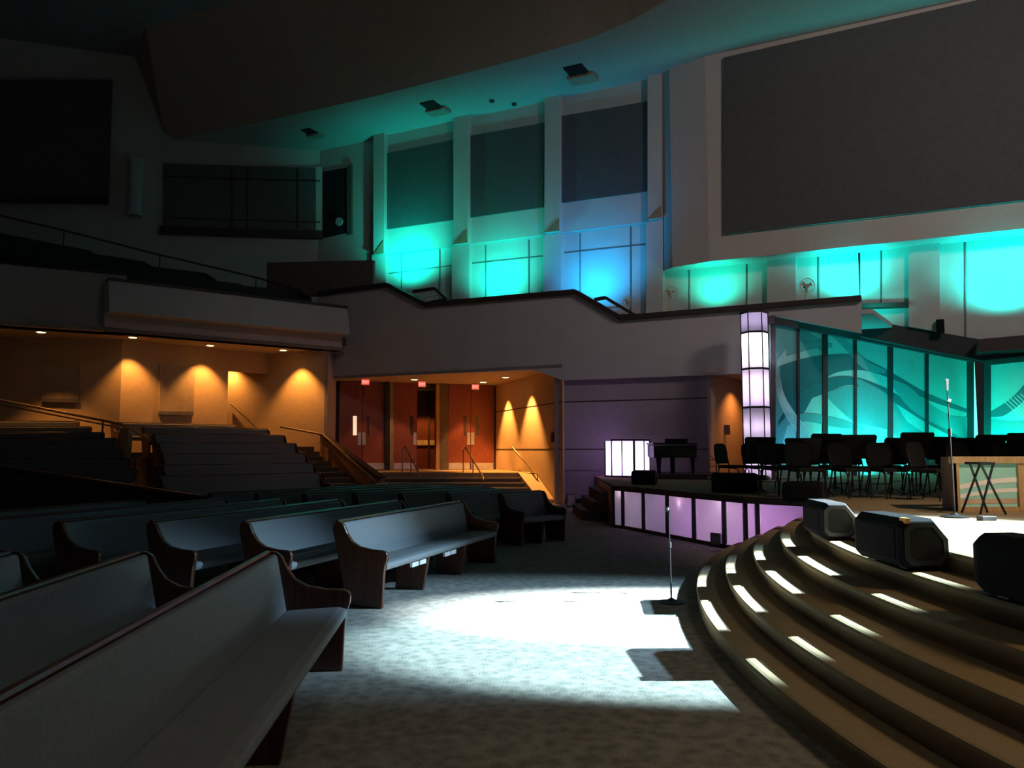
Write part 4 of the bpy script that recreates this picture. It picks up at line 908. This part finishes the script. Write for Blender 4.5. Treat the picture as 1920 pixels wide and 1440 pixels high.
for x0, x1 in ((dx0 + .035, dx0 + .765), (dx0 + .835, dx0 + 1.515)):
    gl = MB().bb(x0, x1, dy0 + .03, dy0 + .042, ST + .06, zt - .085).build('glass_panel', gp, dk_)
    for (z0, z1, h, m_) in [(.27, .36, .06, lt), (.16, .24, .05, lt), (.09, .10, .06, M('reflection_tan', (.6, .45, .32), .4))]:  # stage reflections painted onto the glass as pale curved strips
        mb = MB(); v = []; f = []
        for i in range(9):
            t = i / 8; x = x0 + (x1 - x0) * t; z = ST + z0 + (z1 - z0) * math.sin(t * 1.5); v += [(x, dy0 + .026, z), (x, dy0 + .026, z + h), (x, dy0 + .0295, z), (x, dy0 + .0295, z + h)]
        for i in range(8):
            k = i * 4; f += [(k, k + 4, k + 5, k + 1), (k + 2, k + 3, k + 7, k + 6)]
        o = mb.add(v, f).build('painted_reflection', m_, gl)
# folding X stand
q = at(1835, 959, 9.55); f0 = q.x
xs = thing('folding_stand', 'black folding X-legged stand before the glass-front desk', 'folding stand', (f0, 9.55, ST))
sc_ = 9.55 / 1500
def X(px, Y): return (px - 960) / 1500 * Y
zt2 = ST + .60
for (a, b, Y, e) in [(1814, 1843, 9.68, .0), (1834, 1795, 9.66, .0), (1834, 1877, 9.42, .0), (1858, 1829, 9.40, 0)]:
    MB().tube([(X(a, Y), Y, zt2), (X(b, Y), Y, ST + .01)], .013, 6).build('leg', black_m, xs)
MB().beam((X(1812, 9.6), 9.66, zt2), (X(1838, 9.6), 9.66, zt2), .05, .03).build('top_bar', black_m, xs)
MB().beam((X(1832, 9.4), 9.41, zt2), (X(1860, 9.4), 9.41, zt2), .05, .03).build('top_bar', black_m, xs)
MB().beam((X(1823, 9.5), 9.40, zt2 + .005), (X(1823, 9.5), 9.68, zt2 + .005), .03, .02).build('strap', black_m, xs)
MB().beam((X(1848, 9.5), 9.40, zt2 + .005), (X(1848, 9.5), 9.68, zt2 + .005), .03, .02).build('strap', black_m, xs)
q = G(1850, 976, ST); o = MB().box((q.x, q.y, ST + .025), (.17, .1, .05), .1).build('pedal_box', black_m, bevel=.008); tag(o, 'small flat black box lying on the white lit stage floor', 'pedal')

# microphone stands
def micstand(base, h, label, lean=0, hood=False):
    t = thing('microphone_stand', label, 'microphone stand', base, 0)
    MB().lathe((0, 0, 0), [(.145, 0), (.145, .012), (.05, .03), (.018, .05)], 24).build('base', black_m, t, local=True, smooth=False)
    MB().tube([(0, 0, .03), (lean * .6, 0, h * .6)], .009, 8).build('lower_pole', micb_m, t, local=True)
    MB().tube([(lean * .6, 0, h * .6), (lean, 0, h - .12)], .0065, 8).build('upper_pole', micb_m, t, local=True)
    MB().tube([(lean * .6, 0, h * .58), (lean * .6, 0, h * .64)], .019, 10).build('clutch', black_m, t, local=True)
    if hood:
        MB().tube([(lean, 0, h - .15), (lean - .0, 0, h - .03), (lean - .015, -.02, h), (lean - .03, -.04, h - .02)], [.012, .016, .02, .022], 10).build('microphone', micb_m, t, local=True)
    else:
        MB().tube([(lean, 0, h - .13), (lean - .01, -.02, h - .03), (lean - .012, -.024, h)], [.010, .016, .022], 10).build('microphone', chrome_m, t, local=True)
        MB().tube([(lean, 0, h - .24), (lean + .03, -.01, h - .25)], .02, 8).build('clip', chrome_m, t, local=True)
    return t
b = G(1259, 1130, 0); tp = at(1257, 953, b.y).z
micstand((b.x, b.y, 0), tp, 'short microphone stand on the carpet at the edge of the light pool', -.015, True)
b = G(1790, 970, ST); tp = at(1787, 711, b.y).z - ST
micstand((b.x, b.y, ST), tp, 'tall microphone stand on the bright stage before the desk', -.02)

# stage monitors
def wedge(loc, rz, label, s=1.0, lift=.03, tape=False, L=.82, grp='floor monitors on the stage edge'):
    t = thing('stage_monitor', label, 'stage monitor', loc, rz, grp)
    # local: long side along y, handle port in the end facing -y, baffle towards +x
    w, h, d = .19 * s, .37 * s, L * s
    oc = [(-w + .05, 0), (w - .07, 0), (w, .08 * s), (w, h - .15 * s), (w - .12 * s, h), (-w + .06, h), (-w, h - .06), (-w, .05)]
    A = lambda y, k: [Vector((x * k, y, (z - h / 2) * k + h / 2 + lift)) for x, z in oc]
    n = len(oc); v = A(-d / 2, .9) + A(-d / 2 + .05, 1) + A(d / 2 - .07, 1) + A(d / 2, .86)
    f = [tuple(range(n)), tuple(range(3 * n, 4 * n))]
    for r in range(3):
        for i in range(n): f.append((r * n + i, r * n + (i + 1) % n, (r + 1) * n + (i + 1) % n, (r + 1) * n + i))
    MB().add(v, f).build('cabinet', blackp_m, t, local=True, bevel=.006)
    fo = A(-d / 2 - .012, .86); fi = A(-d / 2 - .012, .66); bo = A(-d / 2 + .004, .86); bi = A(-d / 2 + .004, .66)
    f = []
    for i in range(n):
        j = (i + 1) % n; f += [(i, j, n + j, n + i), (2 * n + i, 3 * n + i, 3 * n + j, 2 * n + j), (i, 2 * n + i, 2 * n + j, j), (n + i, n + j, 3 * n + j, 3 * n + i)]
    MB().add(fo + fi + bo + bi, f).build('bezel', M('bezel_grey', (.025, .025, .032), .45, spec=.3), t, local=True)
    MB().hexa(A(-d / 2 - .003, .655), A(-d / 2 + .003, .655)).build('port', M('port_black', (.004, .004, .005), .9), t, local=True)
    MB().bb(-w - .006, -w + .002, -d / 2 + .09, d / 2 - .10, lift + .06, lift + h - .075).build('grille', M('grille_black', (.009, .009, .011), .9, spec=.1, bump=.5, scale=60), t, local=True)
    MB().bb(w - .004, w + .004, -d / 2 + .09, d / 2 - .10, lift + .09, lift + h - .16).build('grille', M('grille_black', (.009, .009, .011), .9, spec=.1), t, local=True)
    if tape: MB().bb(-w + .04, -w + .075, -d / 2 - .002, -d / 2 + .09, lift + h - .035, lift + h + .004).build('tape', M('orange_tape', (.8, .35, .08), .6), t, local=True)
    if lift > .01:
        for y in (-d * .3, d * .3): MB().bb(-w * .5, w * .5, y - .05, y + .05, 0, lift + .01).build('foot', black_m, t, local=True)
    return t
T4 = RISE * 5
wedge((3.09, 6.48, T4 + .002), .03, 'black stage monitor with orange tape, middle of the three on the steps', 1.0, .02, tape=True)
wedge((3.33, 8.50, T4 + .002), -.10, 'black stage monitor with blue lit top, farthest of the three on the steps', .95, .02)
wedge((3.12, 4.75, T4 + .002), .08, 'black stage monitor with teal lit top, nearest and cut by the frame', 1.0, .02)
q = G(1208, 909, ST); wedge((q.x, q.y, ST), 1.2, 'small black floor monitor in front of the glowing counter', .85, .0, L=.6)
q = G(1380, 924, ST); wedge((q.x, q.y + .1, ST), 1.3, 'black floor monitor below the lone stage chair', .95, .0)
MON = wedge((4.3, 11.9, ST), 1.1, 'black floor monitor lying behind the farthest step monitor', .8, .0, L=.7)
# boxes at the foot of the lower side wall
q = G(1066, 950, 0); th = thing('equipment_box', 'small framed box on the floor at the corner of the violet wall', 'box', (q.x, q.y, 0))
MB().box((q.x + .05, q.y - .25, .2), (.26, .2, .4)).build('body', M('grey_box', (.12, .10, .13), .6), th, bevel=.01); MB().box((q.x + .05, q.y - .36, .2), (.2, .02, .3)).build('front_panel', lower_m, th)
q = G(1088, 951, 0); th = thing('equipment_box', 'small black box on the floor left of the platform stair', 'box', (q.x, q.y, 0))
MB().box((q.x, q.y, .15), (.32, .2, .2)).build('body', black_m, th, bevel=.01); MB().box((q.x, q.y, .025), (.28, .16, .05)).build('foot', black_m, th)
